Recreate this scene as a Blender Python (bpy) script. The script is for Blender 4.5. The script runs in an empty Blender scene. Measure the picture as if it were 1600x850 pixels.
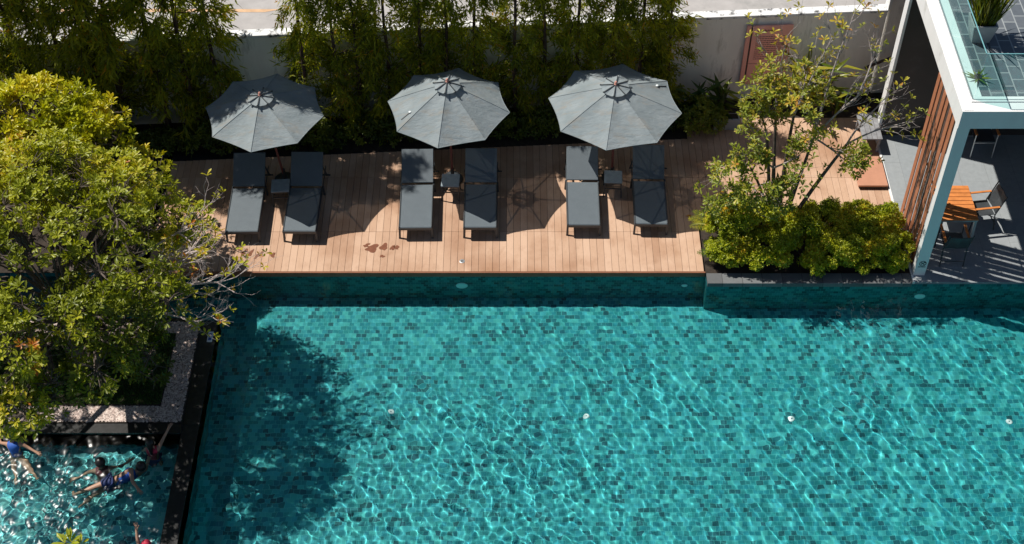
import bpy, bmesh, math, random
import numpy as np
from mathutils import Vector, Matrix, noise
random.seed(7)
S = bpy.context.scene
COL = S.collection
R = math.radians
PI = math.pi

# ------------------------------------------------------------------ materials
def nmat(name):
    m = bpy.data.materials.new(name); m.use_nodes = True
    nt = m.node_tree; nt.nodes.clear()
    return m, nt
class NT:
    def __init__(s, nt): s.nt = nt
    def n(s, t, **kw):
        x = s.nt.nodes.new(t)
        for k, v in kw.items(): setattr(x, k, v)
        return x
    def l(s, a, b): s.nt.links.new(a, b)
    def math(s, op, a, b=None, c=None):
        x = s.n('ShaderNodeMath', operation=op)
        for i, v in enumerate((a, b, c)):
            if v is None: continue
            if isinstance(v, (int, float)): x.inputs[i].default_value = v
            else: s.l(v, x.inputs[i])
        return x.outputs[0]
    def ramp(s, fac, stops, mode='LINEAR'):
        r = s.n('ShaderNodeValToRGB'); r.color_ramp.interpolation = mode
        el = r.color_ramp.elements
        while len(el) > 1: el.remove(el[-1])
        el[0].position = stops[0][0]; el[0].color = (*stops[0][1], 1)
        for p, c in stops[1:]:
            e = el.new(p); e.color = (*c, 1)
        s.l(fac, r.inputs[0]); return r.outputs[0]
    def noise(s, scale, detail=4, vec=None, rough=.55, dist=0):
        x = s.n('ShaderNodeTexNoise'); x.inputs['Scale'].default_value = scale
        x.inputs['Detail'].default_value = detail; x.inputs['Roughness'].default_value = rough
        x.inputs['Distortion'].default_value = dist
        if vec is not None: s.l(vec, x.inputs['Vector'])
        return x.outputs[0]
    def mix(s, a, b, fac, mode='MIX'):
        x = s.n('ShaderNodeMix', data_type='RGBA', blend_type=mode)
        if isinstance(fac, (int, float)): x.inputs[0].default_value = fac
        else: s.l(fac, x.inputs[0])
        for i, v in ((6, a), (7, b)):
            if isinstance(v, tuple): x.inputs[i].default_value = (*v, 1)
            else: s.l(v, x.inputs[i])
        return x.outputs[2]
    def geo(s): return s.n('ShaderNodeNewGeometry').outputs['Position']
    def objc(s): return s.n('ShaderNodeTexCoord').outputs['Object']
    def scale(s, v, sc):
        x = s.n('ShaderNodeMapping'); x.inputs['Scale'].default_value = sc; s.l(v, x.inputs[0]); return x.outputs[0]
    def principled(s, col, rough=.6, spec=.5, metal=0, bump=None, bs=.2, bd=.01):
        p = s.n('ShaderNodeBsdfPrincipled')
        if isinstance(col, tuple): p.inputs['Base Color'].default_value = (*col, 1)
        else: s.l(col, p.inputs['Base Color'])
        if isinstance(rough, (int, float)): p.inputs['Roughness'].default_value = rough
        else: s.l(rough, p.inputs['Roughness'])
        p.inputs['Metallic'].default_value = metal
        p.inputs['Specular IOR Level'].default_value = spec
        if bump is not None:
            b = s.n('ShaderNodeBump'); b.inputs['Strength'].default_value = bs; b.inputs['Distance'].default_value = bd
            s.l(bump, b.inputs['Height']); s.l(b.outputs[0], p.inputs['Normal'])
        return p
    def out(s, sh):
        o = s.n('ShaderNodeOutputMaterial'); s.l(sh, o.inputs[0])

def simple(name, col, rough=.6, metal=0, var=.15, scale=6, bs=.15, spec=.5, stain=None, stretch=None):
    m, nt = nmat(name); T = NT(nt)
    v = T.objc()
    if stretch: v = T.scale(v, stretch)
    nz = T.noise(scale, 6, v)
    lo = tuple(c * (1 - var) for c in col); hi = tuple(min(1, c * (1 + var)) for c in col)
    c = T.ramp(nz, [(.3, lo), (.7, hi)])
    if stain:
        n2 = T.noise(stain[1], 5, v, .65)
        f = T.ramp(n2, [(stain[2], (0, 0, 0)), (stain[2] + .12, (1, 1, 1))])
        c = T.mix(c, stain[0], f)
    p = T.principled(c, rough, spec, metal, T.noise(scale * 8, 3, v), bs, .004)
    T.out(p.outputs[0]); return m

def leafmat(name, stops, trans=.35, rough=.42, tcol=1.3):
    m, nt = nmat(name); T = NT(nt)
    a = T.n('ShaderNodeAttribute', attribute_name='leaf')
    c = T.ramp(a.outputs['Fac'], stops)
    nz = T.noise(30, 2, T.geo())
    c2 = T.mix(c, T.mix(c, (.5, .5, .45), .5, 'MULTIPLY'), T.math('MULTIPLY', nz, .8))
    p = T.principled(c2, rough, .45)
    t = T.n('ShaderNodeBsdfTranslucent')
    tc = T.mix(c, (tcol, tcol, .35), 1.0, 'MULTIPLY'); T.l(tc, t.inputs[0])
    mx = T.n('ShaderNodeMixShader'); mx.inputs[0].default_value = trans
    T.l(p.outputs[0], mx.inputs[1]); T.l(t.outputs[0], mx.inputs[2]); T.out(mx.outputs[0]); return m

M = {}
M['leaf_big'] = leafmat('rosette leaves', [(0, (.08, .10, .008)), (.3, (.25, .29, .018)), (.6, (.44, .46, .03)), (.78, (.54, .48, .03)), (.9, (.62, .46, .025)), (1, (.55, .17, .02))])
M['leaf_yellow'] = leafmat('yellow leaves', [(0, (.12, .17, .008)), (.35, (.34, .38, .012)), (.7, (.56, .54, .015)), (1, (.68, .54, .02))], .3, .38)
M['leaf_bamboo'] = leafmat('drooping leaves', [(0, (.075, .095, .008)), (.4, (.25, .29, .016)), (.8, (.50, .50, .025)), (1, (.6, .30, .03))], .55, .5)
M['leaf_shrub'] = leafmat('shrub leaves', [(0, (.14, .20, .01)), (.4, (.36, .42, .018)), (.9, (.58, .56, .025)), (1, (.65, .35, .02))], .3, .4)
M['leaf_hedge'] = leafmat('hedge leaves', [(0, (.04, .07, .01)), (.5, (.13, .17, .015)), (1, (.32, .34, .03))], .25, .4)
M['leaf_sparse'] = leafmat('sparse tree leaves', [(0, (.12, .17, .018)), (.5, (.30, .34, .04)), (.8, (.52, .42, .04)), (1, (.62, .28, .06))], .3, .4)
M['leaf_palm'] = leafmat('blade leaves', [(0, (.04, .09, .01)), (.6, (.14, .2, .015)), (1, (.38, .34, .03))], .35, .35)
M['grass'] = leafmat('turf blades', [(0, (.02, .06, .01)), (.5, (.05, .13, .02)), (1, (.1, .2, .03))], .25, .6)
M['limb'] = simple('dark limb bark', (.11, .085, .07), .9, var=.4, scale=14, bs=.6)  # the limbs' own dark brown bark tone
M['twig'] = simple('dry twig', (.55, .46, .43), .9, var=.25, scale=18)
M['bark'] = simple('bark', (.10, .075, .06), .9, var=.4, scale=14, bs=.6)
M['bark_grey'] = simple('pale bark', (.36, .31, .29), .9, var=.35, scale=18, bs=.5)
M['bark_dark'] = simple('dark bark', (.075, .045, .035), .9, var=.4, scale=14, bs=.6)
M['soil'] = simple('soil', (.035, .025, .018), .95, var=.5, scale=9, bs=.8)
M['render_white'] = simple('white render', (.78, .78, .77), .7, var=.04, scale=3, stain=((.55, .55, .52), 2.0, .60), stretch=(1.3, 1.3, .5))
M['wall_face'] = simple('painted wall', (.88, .85, .79), .85, var=.10, scale=1.6, bs=.2, stain=((.52, .49, .44), 1.6, .56), stretch=(1.6, 1.6, .35))
M['coping'] = simple('stained coping', (.75, .75, .75), .8, var=.08, scale=8, stain=((.06, .06, .06), 5, .52))
M['road'] = simple('road concrete', (.40, .38, .37), .9, var=.1, scale=2.5, bs=.3, stain=((.32, .31, .3), 1.1, .55))
M['road_line'] = simple('ochre strip', (.62, .40, .24), .9, var=.15, scale=5)
M['metal_dark'] = simple('charcoal metal', (.045, .052, .058), .45, var=.15, scale=10)
M['metal_light'] = simple('brushed aluminium', (.55, .57, .58), .4, .6, var=.06)
M['plastic_dark'] = simple('black plastic', (.02, .02, .022), .5)
M['white_plastic'] = simple('white plastic', (.8, .85, .85), .4, var=.03)
M['pole_wood'] = simple('red stained wood', (.22, .06, .045), .5, var=.25, scale=12)
M['finial'] = simple('finial wood', (.6, .28, .22), .5)
M['stone_dark'] = simple('wet black stone', (.018, .018, .018), .35, var=.5, scale=12, bs=.4)
M['terracotta'] = simple('terracotta board', (.50, .24, .15), .7, var=.08, scale=4)
M['fascia'] = simple('deck fascia board', (.26, .10, .05), .6, var=.15, scale=5)
M['sign_red'] = simple('terracotta sign paint', (.88, .42, .35), .6, var=.05, scale=3)
M['sign_ink'] = simple('dark sign lettering', (.26, .11, .09), .6)
M['ink'] = simple('dark marking', (.02, .03, .035), .6)
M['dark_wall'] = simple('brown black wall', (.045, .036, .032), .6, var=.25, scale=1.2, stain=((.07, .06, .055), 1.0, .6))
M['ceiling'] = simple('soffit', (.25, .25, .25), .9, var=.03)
M['planter_white'] = simple('planter shell', (.36, .37, .38), .6, var=.06, stain=((.35, .34, .33), 3, .58))
M['grey_wood'] = simple('weathered boards', (.24, .24, .25), .85, var=.25, scale=7)
M['skin'] = simple('skin', (.42, .24, .16), .5, var=.1)
M['hair'] = simple('hair', (.012, .009, .008), .4)
M['sw_red'] = simple('red swimwear', (.55, .03, .07), .7)
M['sw_blue'] = simple('blue swimwear', (.02, .10, .42), .7)
M['sw_navy'] = simple('navy swimwear', (.015, .03, .12), .7)
M['sw_dark'] = simple('dark red swimwear', (.16, .02, .03), .7)
M['curb_stain'] = simple('wet timber', (.20, .075, .04), .4, var=.15, scale=15)
M['shell_dot'] = simple('white pool fitting', (.85, .88, .86), .4, var=.02)

def wood_deck():
    m, nt = nmat('timber decking'); T = NT(nt)
    a = T.n('ShaderNodeAttribute', attribute_name='leaf').outputs['Fac']
    g = T.geo()
    grain = T.noise(6, 6, T.scale(g, (14, .9, 1)), .7)
    c = T.ramp(a, [(0, (.54, .35, .24)), (.5, (.61, .41, .285)), (1, (.67, .465, .335))])
    c = T.mix(c, (.74, .68, .64), T.math('MULTIPLY', grain, .8), 'MULTIPLY')
    big = T.noise(.8, 4, g)
    c = T.mix(c, T.mix(c, (.72, .62, .55), 1.0, 'MULTIPLY'), T.ramp(big, [(.45, (0, 0, 0)), (.7, (1, 1, 1))]))
    c = T.mix(c, (.60, .52, .46), T.ramp(T.noise(3.5, 6, T.scale(g, (1.6, .8, 1)), .7), [(.5, (0, 0, 0)), (.75, (.45, .45, .45))]), 'MULTIPLY')
    p = T.principled(c, .7, .3, 0, grain, .4, .004); T.out(p.outputs[0]); return m
M['deck'] = wood_deck()

def slat_wood():
    m, nt = nmat('louvre timber'); T = NT(nt)
    g = T.geo(); grain = T.noise(8, 5, T.scale(g, (3, 14, .8)), .65)
    c = T.ramp(grain, [(.3, (.22, .08, .045)), (.55, (.46, .18, .09)), (.8, (.55, .26, .14))])
    T.out(T.principled(c, .55, .4, 0, grain, .3, .003).outputs[0]); return m
M['slat'] = slat_wood()
M['table_wood'] = simple('orange table timber', (.62, .22, .06), .5, var=.18, scale=7)

def fabric(name, c0, c1, streak=True, transp=.1, sc=420):
    m, nt = nmat(name); T = NT(nt)
    v = T.objc()
    n1 = T.noise(2.2, 5, v, .6)
    c = T.ramp(n1, [(.3, c0), (.7, c1)])
    n2 = T.noise(1.6, 5, T.scale(v, (1, 3, 1)), .7, 1.2)
    c = T.mix(c, (.33, .27, .20), T.ramp(n2, [(.52, (0, 0, 0)), (.75, (.6, .6, .6))]))
    w = T.noise(60, 2, v)
    p = T.principled(c, .85, .2, 0, T.math('ADD', T.noise(7, 3, T.scale(v, (1, 2.2, 1))), T.math('MULTIPLY', w, .3)), .6, .03)
    t = T.n('ShaderNodeBsdfTranslucent'); T.l(c, t.inputs[0])
    tr = T.n('ShaderNodeBsdfTransparent')
    m1 = T.n('ShaderNodeMixShader'); m1.inputs[0].default_value = .12
    T.l(p.outputs[0], m1.inputs[1]); T.l(t.outputs[0], m1.inputs[2])
    m2 = T.n('ShaderNodeMixShader'); m2.inputs[0].default_value = transp
    T.l(m1.outputs[0], m2.inputs[1]); T.l(tr.outputs[0], m2.inputs[2])
    T.out(m2.outputs[0]); return m
M['canopy'] = fabric('umbrella fabric', (.235, .28, .30), (.33, .375, .395), transp=.06)

def wicker(name, c0, c1):
    m, nt = nmat(name); T = NT(nt)
    v = T.objc()
    sx = T.n('ShaderNodeSeparateXYZ'); T.l(v, sx.inputs[0])
    a = T.math('SINE', T.math('MULTIPLY', sx.outputs[0], 2 * PI / .026))
    b = T.math('SINE', T.math('MULTIPLY', sx.outputs[1], 2 * PI / .026))
    w = T.math('MULTIPLY', a, b)
    f = T.math('MULTIPLY_ADD', w, .5, .5)
    c = T.ramp(f, [(.1, c0), (.8, c1)])
    c = T.mix(c, (.6, .62, .64), T.math('MULTIPLY', T.noise(5, 5, v), .7), 'MULTIPLY')
    T.out(T.principled(c, .48, .5, 0, f, .6, .004).outputs[0]); return m
M['wicker'] = wicker('woven charcoal strap', (.062, .08, .095), (.185, .22, .245))
M['table_top'] = simple('grey table slab', (.24, .29, .32), .5, var=.2, scale=9)

def tile(name, plane, light, mid, dark, deep, tsz=.098):
    m, nt = nmat(name); T = NT(nt)
    g = T.geo(); s = T.n('ShaderNodeSeparateXYZ'); T.l(g, s.inputs[0])
    u, v = {'xy': (0, 1), 'xz': (0, 2), 'yz': (1, 2)}[plane]
    U = T.math('DIVIDE', s.outputs[u], tsz * 1.08); V = T.math('DIVIDE', s.outputs[v], tsz)
    row = T.math('FLOOR', V)
    par = T.math('MULTIPLY', T.math('MODULO', T.math('ABSOLUTE', row), 2.0), .5)
    U2 = T.math('ADD', U, par); cu = T.math('FLOOR', U2)
    cb = T.n('ShaderNodeCombineXYZ'); T.l(cu, cb.inputs[0]); T.l(row, cb.inputs[1])
    wn = T.n('ShaderNodeTexWhiteNoise', noise_dimensions='2D'); T.l(cb.outputs[0], wn.inputs['Vector'])
    cl = T.noise(.16, 3, cb.outputs[0], .6)
    cl2 = T.noise(.55, 2, T.scale(cb.outputs[0], (.5, 1, 1)), .6)
    val = T.math('ADD', wn.outputs['Value'], T.math('MULTIPLY', T.math('ADD', T.math('SUBTRACT', cl, .5), T.math('SUBTRACT', cl2, .5)), 1.35))
    c = T.ramp(val, [(-.0, dark), (.05, dark), (.08, deep), (.19, deep), (.24, mid), (.55, mid), (.80, light), (1, light)])
    wn2 = T.n('ShaderNodeTexWhiteNoise', noise_dimensions='3D'); T.l(cb.outputs[0], wn2.inputs['Vector'])
    c = T.mix(c, T.mix(c, (.74, .92, 1.1), 1.0, 'MULTIPLY'), wn2.outputs['Value'])
    fu = T.math('FRACT', U2); fv = T.math('FRACT', V)
    def edge(f): return T.math('GREATER_THAN', T.math('ABSOLUTE', T.math('SUBTRACT', f, .5)), .462)
    e = T.math('MAXIMUM', edge(fu), edge(fv))
    c = T.mix(c, tuple(min(1, x * 1.15 + .04) for x in light), T.math('MULTIPLY', e, .65))
    T.out(T.principled(c, .55, .3).outputs[0]); return m
TL, TM, TD, TP = (.06, .44, .42), (.014, .27, .275), (.006, .115, .125), (.010, .185, .195)
M['tile_floor'] = tile('pool mosaic floor', 'xy', TL, TM, TD, TP)
WT_SHADE = [tuple(c * .5 for c in q) for q in (TL, TM, TD, TP)]  # wall tiles darkened: shade of the pool wall put into the colour
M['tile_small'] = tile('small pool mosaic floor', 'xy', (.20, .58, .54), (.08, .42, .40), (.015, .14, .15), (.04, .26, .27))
M['tile_wx'] = tile('pool mosaic wall along', 'xz', *WT_SHADE)
M['tile_wy'] = tile('pool mosaic wall across', 'yz', *WT_SHADE)

def water_mat():
    m, nt = nmat('pool water'); T = NT(nt)
    g = T.n('ShaderNodeBsdfGlass'); g.inputs['IOR'].default_value = 1.33; g.inputs['Roughness'].default_value = 0
    g.inputs['Color'].default_value = (.90, 1.0, 1.0, 1)
    T.out(g.outputs[0]); return m
M['water'] = water_mat()
def choppy_mat():
    m, nt = nmat('choppy water'); T = NT(nt)
    g = T.n('ShaderNodeBsdfRefraction'); g.inputs['IOR'].default_value = 1.33; g.inputs['Roughness'].default_value = 0
    g.inputs['Color'].default_value = (.90, 1.0, 1.0, 1)
    gl = T.n('ShaderNodeBsdfGlossy'); gl.inputs['Roughness'].default_value = .27
    fr = T.n('ShaderNodeFresnel'); fr.inputs[0].default_value = 1.33
    mx = T.n('ShaderNodeMixShader'); T.l(fr.outputs[0], mx.inputs[0]); T.l(g.outputs[0], mx.inputs[1]); T.l(gl.outputs[0], mx.inputs[2])
    T.out(mx.outputs[0]); return m
M['water_choppy'] = choppy_mat()

def glass_mat():
    m, nt = nmat('balustrade glass'); T = NT(nt)
    tr = T.n('ShaderNodeBsdfTransparent'); tr.inputs[0].default_value = (.86, .955, .95, 1)
    gl = T.n('ShaderNodeBsdfGlossy'); gl.inputs['Roughness'].default_value = .02
    mx = T.n('ShaderNodeMixShader'); mx.inputs[0].default_value = .05; T.l(tr.outputs[0], mx.inputs[1]); T.l(gl.outputs[0], mx.inputs[2])
    T.out(mx.outputs[0]); return m
M['glass'] = glass_mat()
M['glass_edge'] = simple('glass edge', (.18, .42, .45), .3, var=.05)

def paving(name, c0, c1, joint, bw, bh, rot, mortar=.02):
    m, nt = nmat(name); T = NT(nt)
    g = T.geo(); mp = T.n('ShaderNodeMapping'); mp.inputs['Rotation'].default_value = (0, 0, rot); T.l(g, mp.inputs[0])
    b = T.n('ShaderNodeTexBrick'); T.l(mp.outputs[0], b.inputs['Vector'])
    b.inputs['Scale'].default_value = 1; b.inputs['Brick Width'].default_value = bw; b.inputs['Row Height'].default_value = bh
    b.inputs['Mortar Size'].default_value = mortar; b.inputs['Mortar Smooth'].default_value = .1
    b.inputs['Color1'].default_value = (*c0, 1); b.inputs['Color2'].default_value = (*c1, 1); b.inputs['Mortar'].default_value = (*joint, 1)
    c = T.mix(b.outputs['Color'], (.55, .55, .55), T.math('MULTIPLY', T.noise(9, 6, g, .65), .8), 'MULTIPLY')
    T.out(T.principled(c, .7, .4, 0, T.noise(25, 4, g), .3, .004).outputs[0]); return m
M['terrace'] = paving('slate terrace paving', (.085, .105, .13), (.17, .19, .215), (.36, .39, .40), .38, .24, R(90), .012)
M['floor_grey'] = paving('large grey floor tiles', (.33, .36, .38), (.36, .385, .40), (.28, .30, .31), 1.2, .6, R(90), .006)
M['coping_stone'] = paving('grey coping slabs', (.13, .135, .14), (.20, .21, .215), (.07, .07, .07), .4, 3, 0, .006)

def gravel_mat():
    m, nt = nmat('pebbles'); T = NT(nt)
    a = T.n('ShaderNodeAttribute', attribute_name='leaf').outputs['Fac']
    c = T.ramp(a, [(0, (.22, .17, .15)), (.5, (.5, .38, .33)), (1, (.72, .62, .55))])
    T.out(T.principled(c, .7).outputs[0]); return m
M['gravel'] = gravel_mat()

# ------------------------------------------------------------------ mesh helpers
def link(name, me, parent=None, mat=None):
    o = bpy.data.objects.new(name, me); COL.objects.link(o)
    if mat is not None: me.materials.append(mat)
    if parent is not None: o.parent = parent
    return o
def tag(o, label=None, cat=None, group=None, kind=None):
    if label: o['label'] = label
    if cat: o['category'] = cat
    if group: o['group'] = group
    if kind: o['kind'] = kind
    return o
def empty(name, loc, label, cat, group=None, rz=0):
    o = bpy.data.objects.new(name, None); COL.objects.link(o); o.location = loc; o.rotation_euler = (0, 0, rz)
    o.empty_display_size = .2
    return tag(o, label, cat, group)
class MB:
    def __init__(s): s.v = []; s.f = []; s.a = []
    def add(s, v, f, a=0.0):
        o = len(s.v); s.v += [tuple(x) for x in v]; s.f += [tuple(i + o for i in q) for q in f]; s.a += [a] * len(f)
    def box(s, x0, x1, y0, y1, z0, z1, a=0.0, bev=0):
        if bev > 0:
            b = bev
            prof = []
            for z, i in ((z0, b), (z0 + b, 0), (z1 - b, 0), (z1, b)):
                prof += [(x0 + i, y0 + i, z), (x1 - i, y0 + i, z), (x1 - i, y1 - i, z), (x0 + i, y1 - i, z)]
            f = [(3, 2, 1, 0), (12, 13, 14, 15)]
            for r in range(3):
                for k in range(4):
                    f.append((r * 4 + k, r * 4 + (k + 1) % 4, r * 4 + 4 + (k + 1) % 4, r * 4 + 4 + k))
            s.add(prof, f, a); return
        v = [(x0, y0, z0), (x1, y0, z0), (x1, y1, z0), (x0, y1, z0), (x0, y0, z1), (x1, y0, z1), (x1, y1, z1), (x0, y1, z1)]
        s.add(v, [(3, 2, 1, 0), (4, 5, 6, 7), (0, 1, 5, 4), (1, 2, 6, 5), (2, 3, 7, 6), (3, 0, 4, 7)], a)
    def bar(s, p, q, w, h=None, up=(0, 0, 1), a=0.0):
        p, q = Vector(p), Vector(q); d = (q - p).normalized(); h = h or w; u = Vector(up)
        if abs(d.dot(u)) > .95: u = Vector((0, 1, 0))
        x = d.cross(u).normalized() * w / 2; y = x.cross(d).normalized() * h / 2
        v = [p - x - y, p + x - y, p + x + y, p - x + y, q - x - y, q + x - y, q + x + y, q - x + y]
        s.add(v, [(3, 2, 1, 0), (4, 5, 6, 7), (0, 1, 5, 4), (1, 2, 6, 5), (2, 3, 7, 6), (3, 0, 4, 7)], a)
    def tube(s, pts, rad, n=8, cap=True, a=0.0):
        pts = [Vector(p) for p in pts]
        if isinstance(rad, (int, float)): rad = [rad] * len(pts)
        vs = []; ref = None
        for i, p in enumerate(pts):
            d = (pts[min(i + 1, len(pts) - 1)] - pts[max(i - 1, 0)])
            d = d.normalized() if d.length > 1e-9 else Vector((0, 0, 1))
            if ref is None: ref = Vector((1, 0, 0)) if abs(d.x) < .8 else Vector((0, 1, 0))
            x = (ref - d * ref.dot(d))
            x = x.normalized() if x.length > 1e-6 else d.orthogonal().normalized()
            ref = x; y = d.cross(x)
            for k in range(n):
                t = 2 * PI * k / n; vs.append(p + (x * math.cos(t) + y * math.sin(t)) * rad[i])
        f = []
        for i in range(len(pts) - 1):
            for k in range(n):
                f.append((i * n + k, i * n + (k + 1) % n, (i + 1) * n + (k + 1) % n, (i + 1) * n + k))
        if cap:
            f.append(tuple(range(n - 1, -1, -1))); f.append(tuple((len(pts) - 1) * n + k for k in range(n)))
        s.add(vs, f, a)
    def lathe(s, c, prof, n=16, a=0.0):
        vs = []
        for r, z in prof:
            for k in range(n):
                t = 2 * PI * k / n; vs.append((c[0] + r * math.cos(t), c[1] + r * math.sin(t), c[2] + z))
        f = []
        for i in range(len(prof) - 1):
            for k in range(n): f.append((i * n + k, i * n + (k + 1) % n, (i + 1) * n + (k + 1) % n, (i + 1) * n + k))
        f.append(tuple(range(n - 1, -1, -1))); f.append(tuple((len(prof) - 1) * n + k for k in range(n)))
        s.add(vs, f, a)
    def ball(s, c, r, n=10, sz=1.0, a=0.0):
        s.lathe(c, [(max(.001, r * math.sin(PI * i / n)), -r * sz * math.cos(PI * i / n)) for i in range(n + 1)], n + 2, a)
    def build(s, name, mat, parent=None, smooth=False):
        me = bpy.data.meshes.new(name); me.from_pydata(s.v, [], s.f); me.update()
        at = me.attributes.new('leaf', 'FLOAT', 'FACE'); at.data.foreach_set('value', np.array(s.a, dtype=np.float32))
        if smooth:
            me.shade_smooth()
            try: me.set_sharp_from_angle(angle=R(45))
            except Exception: pass
        return link(name, me, parent, mat)

def np_mesh(name, V, loops, sizes, vals, mat, parent=None, smooth=False):
    me = bpy.data.meshes.new(name)
    me.vertices.add(len(V)); me.vertices.foreach_set('co', V.astype(np.float32).ravel())
    me.loops.add(len(loops)); me.loops.foreach_set('vertex_index', loops.astype(np.int32))
    me.polygons.add(len(sizes))
    st = np.concatenate([[0], np.cumsum(sizes)[:-1]]).astype(np.int32)
    me.polygons.foreach_set('loop_start', st)
    try: me.polygons.foreach_set('loop_total', sizes.astype(np.int32))
    except Exception: pass
    me.update(calc_edges=True)
    if vals is not None:
        at = me.attributes.new('leaf', 'FLOAT', 'FACE'); at.data.foreach_set('value', vals.astype(np.float32))
    if smooth: me.shade_smooth()
    return link(name, me, parent, mat)

def nrm(a): return a / np.maximum(1e-9, np.linalg.norm(a, axis=-1, keepdims=True))
def leaves(name, P, D, N, L, W, val, mat, parent=None, shape='obovate', droop=.15, fold=.2):
    """P base points, D directions, N upper side normals; every leaf is a folded, tipped blade"""
    P, D, N = (np.asarray(a, dtype=float) for a in (P, D, N))
    n = len(P); L = np.broadcast_to(np.asarray(L, float), (n,))[:, None]; W = np.broadcast_to(np.asarray(W, float), (n,))[:, None]
    D = nrm(D); Sd = nrm(np.cross(D, N)); Nn = np.cross(Sd, D)
    if shape == 'obovate':
        t1, w1, t2, w2 = .30, .5, .74, 1.0
    elif shape == 'lance':
        t1, w1, t2, w2 = .2, .95, .55, .8
    else:
        t1, w1, t2, w2 = .3, 1.0, .7, .9
    b = P; m = P + D * L * .55 - Nn * L * droop * .25
    t = P + D * L - Nn * L * droop
    a1 = P + D * L * t1 + Nn * W * fold; a2 = P + D * L * t2 - Nn * L * droop * .5 + Nn * W * fold
    l1 = a1 + Sd * W * w1 * .5; l2 = a2 + Sd * W * w2 * .5; r1 = a1 - Sd * W * w1 * .5; r2 = a2 - Sd * W * w2 * .5
    V = np.stack([b, m, t, l1, l2, r1, r2], 1).reshape(-1, 3)
    pat = np.array([0, 1, 3, 3, 1, 2, 4, 0, 5, 1, 5, 6, 2, 1])
    loops = (np.arange(n)[:, None] * 7 + pat[None]).ravel()
    sizes = np.tile(np.array([3, 4, 3, 4]), n)
    vals = np.repeat(np.clip(val, 0, 1), 4)
    return np_mesh(name, V, loops, sizes, vals, mat, parent)

def rosettes(C, A, k, rng, L, W, spread=(.5, 1.2), val=None, vj=.1):
    """k leaves around every centre C with axis A"""
    C = np.asarray(C, float); A = nrm(np.asarray(A, float)); n = len(C)
    X = nrm(np.cross(A, rng.normal(size=(n, 3)))); Y = np.cross(A, X)
    P = []; D = []; N = []; LL = []; WW = []; VV = []
    sc = rng.uniform(.8, 1.2, n)
    for i in range(k):
        th = i * 2.39996 + rng.uniform(-.3, .3, n); el = rng.uniform(spread[0], spread[1], n)
        rad = np.cos(th)[:, None] * X + np.sin(th)[:, None] * Y
        d = rad * np.sin(el)[:, None] + A * np.cos(el)[:, None]
        P.append(C + rad * .008 + A * (rng.uniform(-.02, .02, n))[:, None]); D.append(d); N.append(A + 1e-3)
        s = sc * rng.uniform(.75, 1.15, n)
        LL.append(L * s); WW.append(W * s); VV.append(val + rng.normal(0, vj, n))
    return map(np.concatenate, (P, D, N, LL, WW, VV))

def sph(rng, n, zmin=-1.0):
    z = rng.uniform(zmin, 1, n); t = rng.uniform(0, 2 * PI, n); r = np.sqrt(1 - z * z)
    return np.stack([r * np.cos(t), r * np.sin(t), z], 1)
def pnoise(P, s, off=0.0):
    return np.array([noise.noise(Vector((p[0] * s + off, p[1] * s, p[2] * s))) for p in P])

# ------------------------------------------------------------------ camera, light, sky
cam = bpy.data.cameras.new('camera'); co = bpy.data.objects.new('camera', cam); COL.objects.link(co)
co.location = (0, 0, 21); co.rotation_euler = (R(43), 0, 0)
cam.sensor_width = 36; cam.lens = 2230 / 1600 * 36; cam.clip_end = 3000; S.camera = co
SUN = Vector((-.60, .235, 1.0)).normalized()
sl = bpy.data.lights.new('sun', 'SUN'); sl.energy = 5.4; sl.angle = R(.53); sl.color = (1.0, .95, .87)
sl.cycles.is_caustics_light = True
so = bpy.data.objects.new('sun', sl); COL.objects.link(so); so.rotation_euler = (-SUN).to_track_quat('-Z', 'Y').to_euler(); so.location = (-20, 10, 30)
W = bpy.data.worlds.new('World'); S.world = W; W.use_nodes = True; nt = W.node_tree
sk = nt.nodes.new('ShaderNodeTexSky'); sk.sky_type = 'NISHITA'; sk.sun_disc = False
sk.sun_elevation = math.asin(SUN.z); sk.sun_rotation = math.atan2(SUN.x, SUN.y); sk.air_density = 1.0; sk.dust_density = .4; sk.ozone_density = 1.5
nt.links.new(sk.outputs[0], nt.nodes['Background'].inputs[0]); nt.nodes['Background'].inputs[1].default_value = .054
S.view_settings.view_transform = 'Standard'; S.view_settings.look = 'None'; S.view_settings.exposure = 0; S.view_settings.gamma = 1
S.cycles.use_denoising = True; S.cycles.max_bounces = 10; S.cycles.transmission_bounces = 8; S.cycles.transparent_max_bounces = 12
S.cycles.sample_clamp_indirect = 8; S.cycles.caustics_refractive = True; S.cycles.caustics_reflective = True

# ------------------------------------------------------------------ ground, road
DY = 19.57    # pool edge of the deck
WL = -.12      # water level
DEP = -1.13    # pool floor
PX0, PX1, PY0, PY1 = -5.75, 16.0, 5.0, DY
def wallY(x): return 24.66 + .0656 * x
b = MB()
hx0, hx1, hy0, hy1 = -14.0, 16.3, 4.7, DY
Bg = 600
for q in ((-Bg, Bg, hy1 + 4.0, Bg), (-Bg, Bg, -Bg, hy0), (-Bg, hx0, hy0, hy1 + 4.0), (hx1, Bg, hy0, hy1 + 4.0), (hx0, -7.5, hy1 + .02, hy1 + 4.0), (-7.5, 8.02, 23.2, hy1 + 4.0)):
    b.add([(q[0], q[2], -.03), (q[1], q[2], -.03), (q[1], q[3], -.03), (q[0], q[3], -.03)], [(0, 1, 2, 3)])
tag(b.build('ground', M['soil']), kind='structure')
b = MB(); b.add([(-60, wallY(-60) + .15, -.01), (60, wallY(60) + .15, -.01), (60, 60, -.01), (-60, 60, -.01)], [(0, 1, 2, 3)])
tag(b.build('road', M['road']), kind='structure')
b = MB(); b.add([(-60, 28.42, -.005), (-6.0, 28.2, -.005), (-5.6, 28.32, -.005), (-60, 28.62, -.005)], [(0, 1, 2, 3)])
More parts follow.
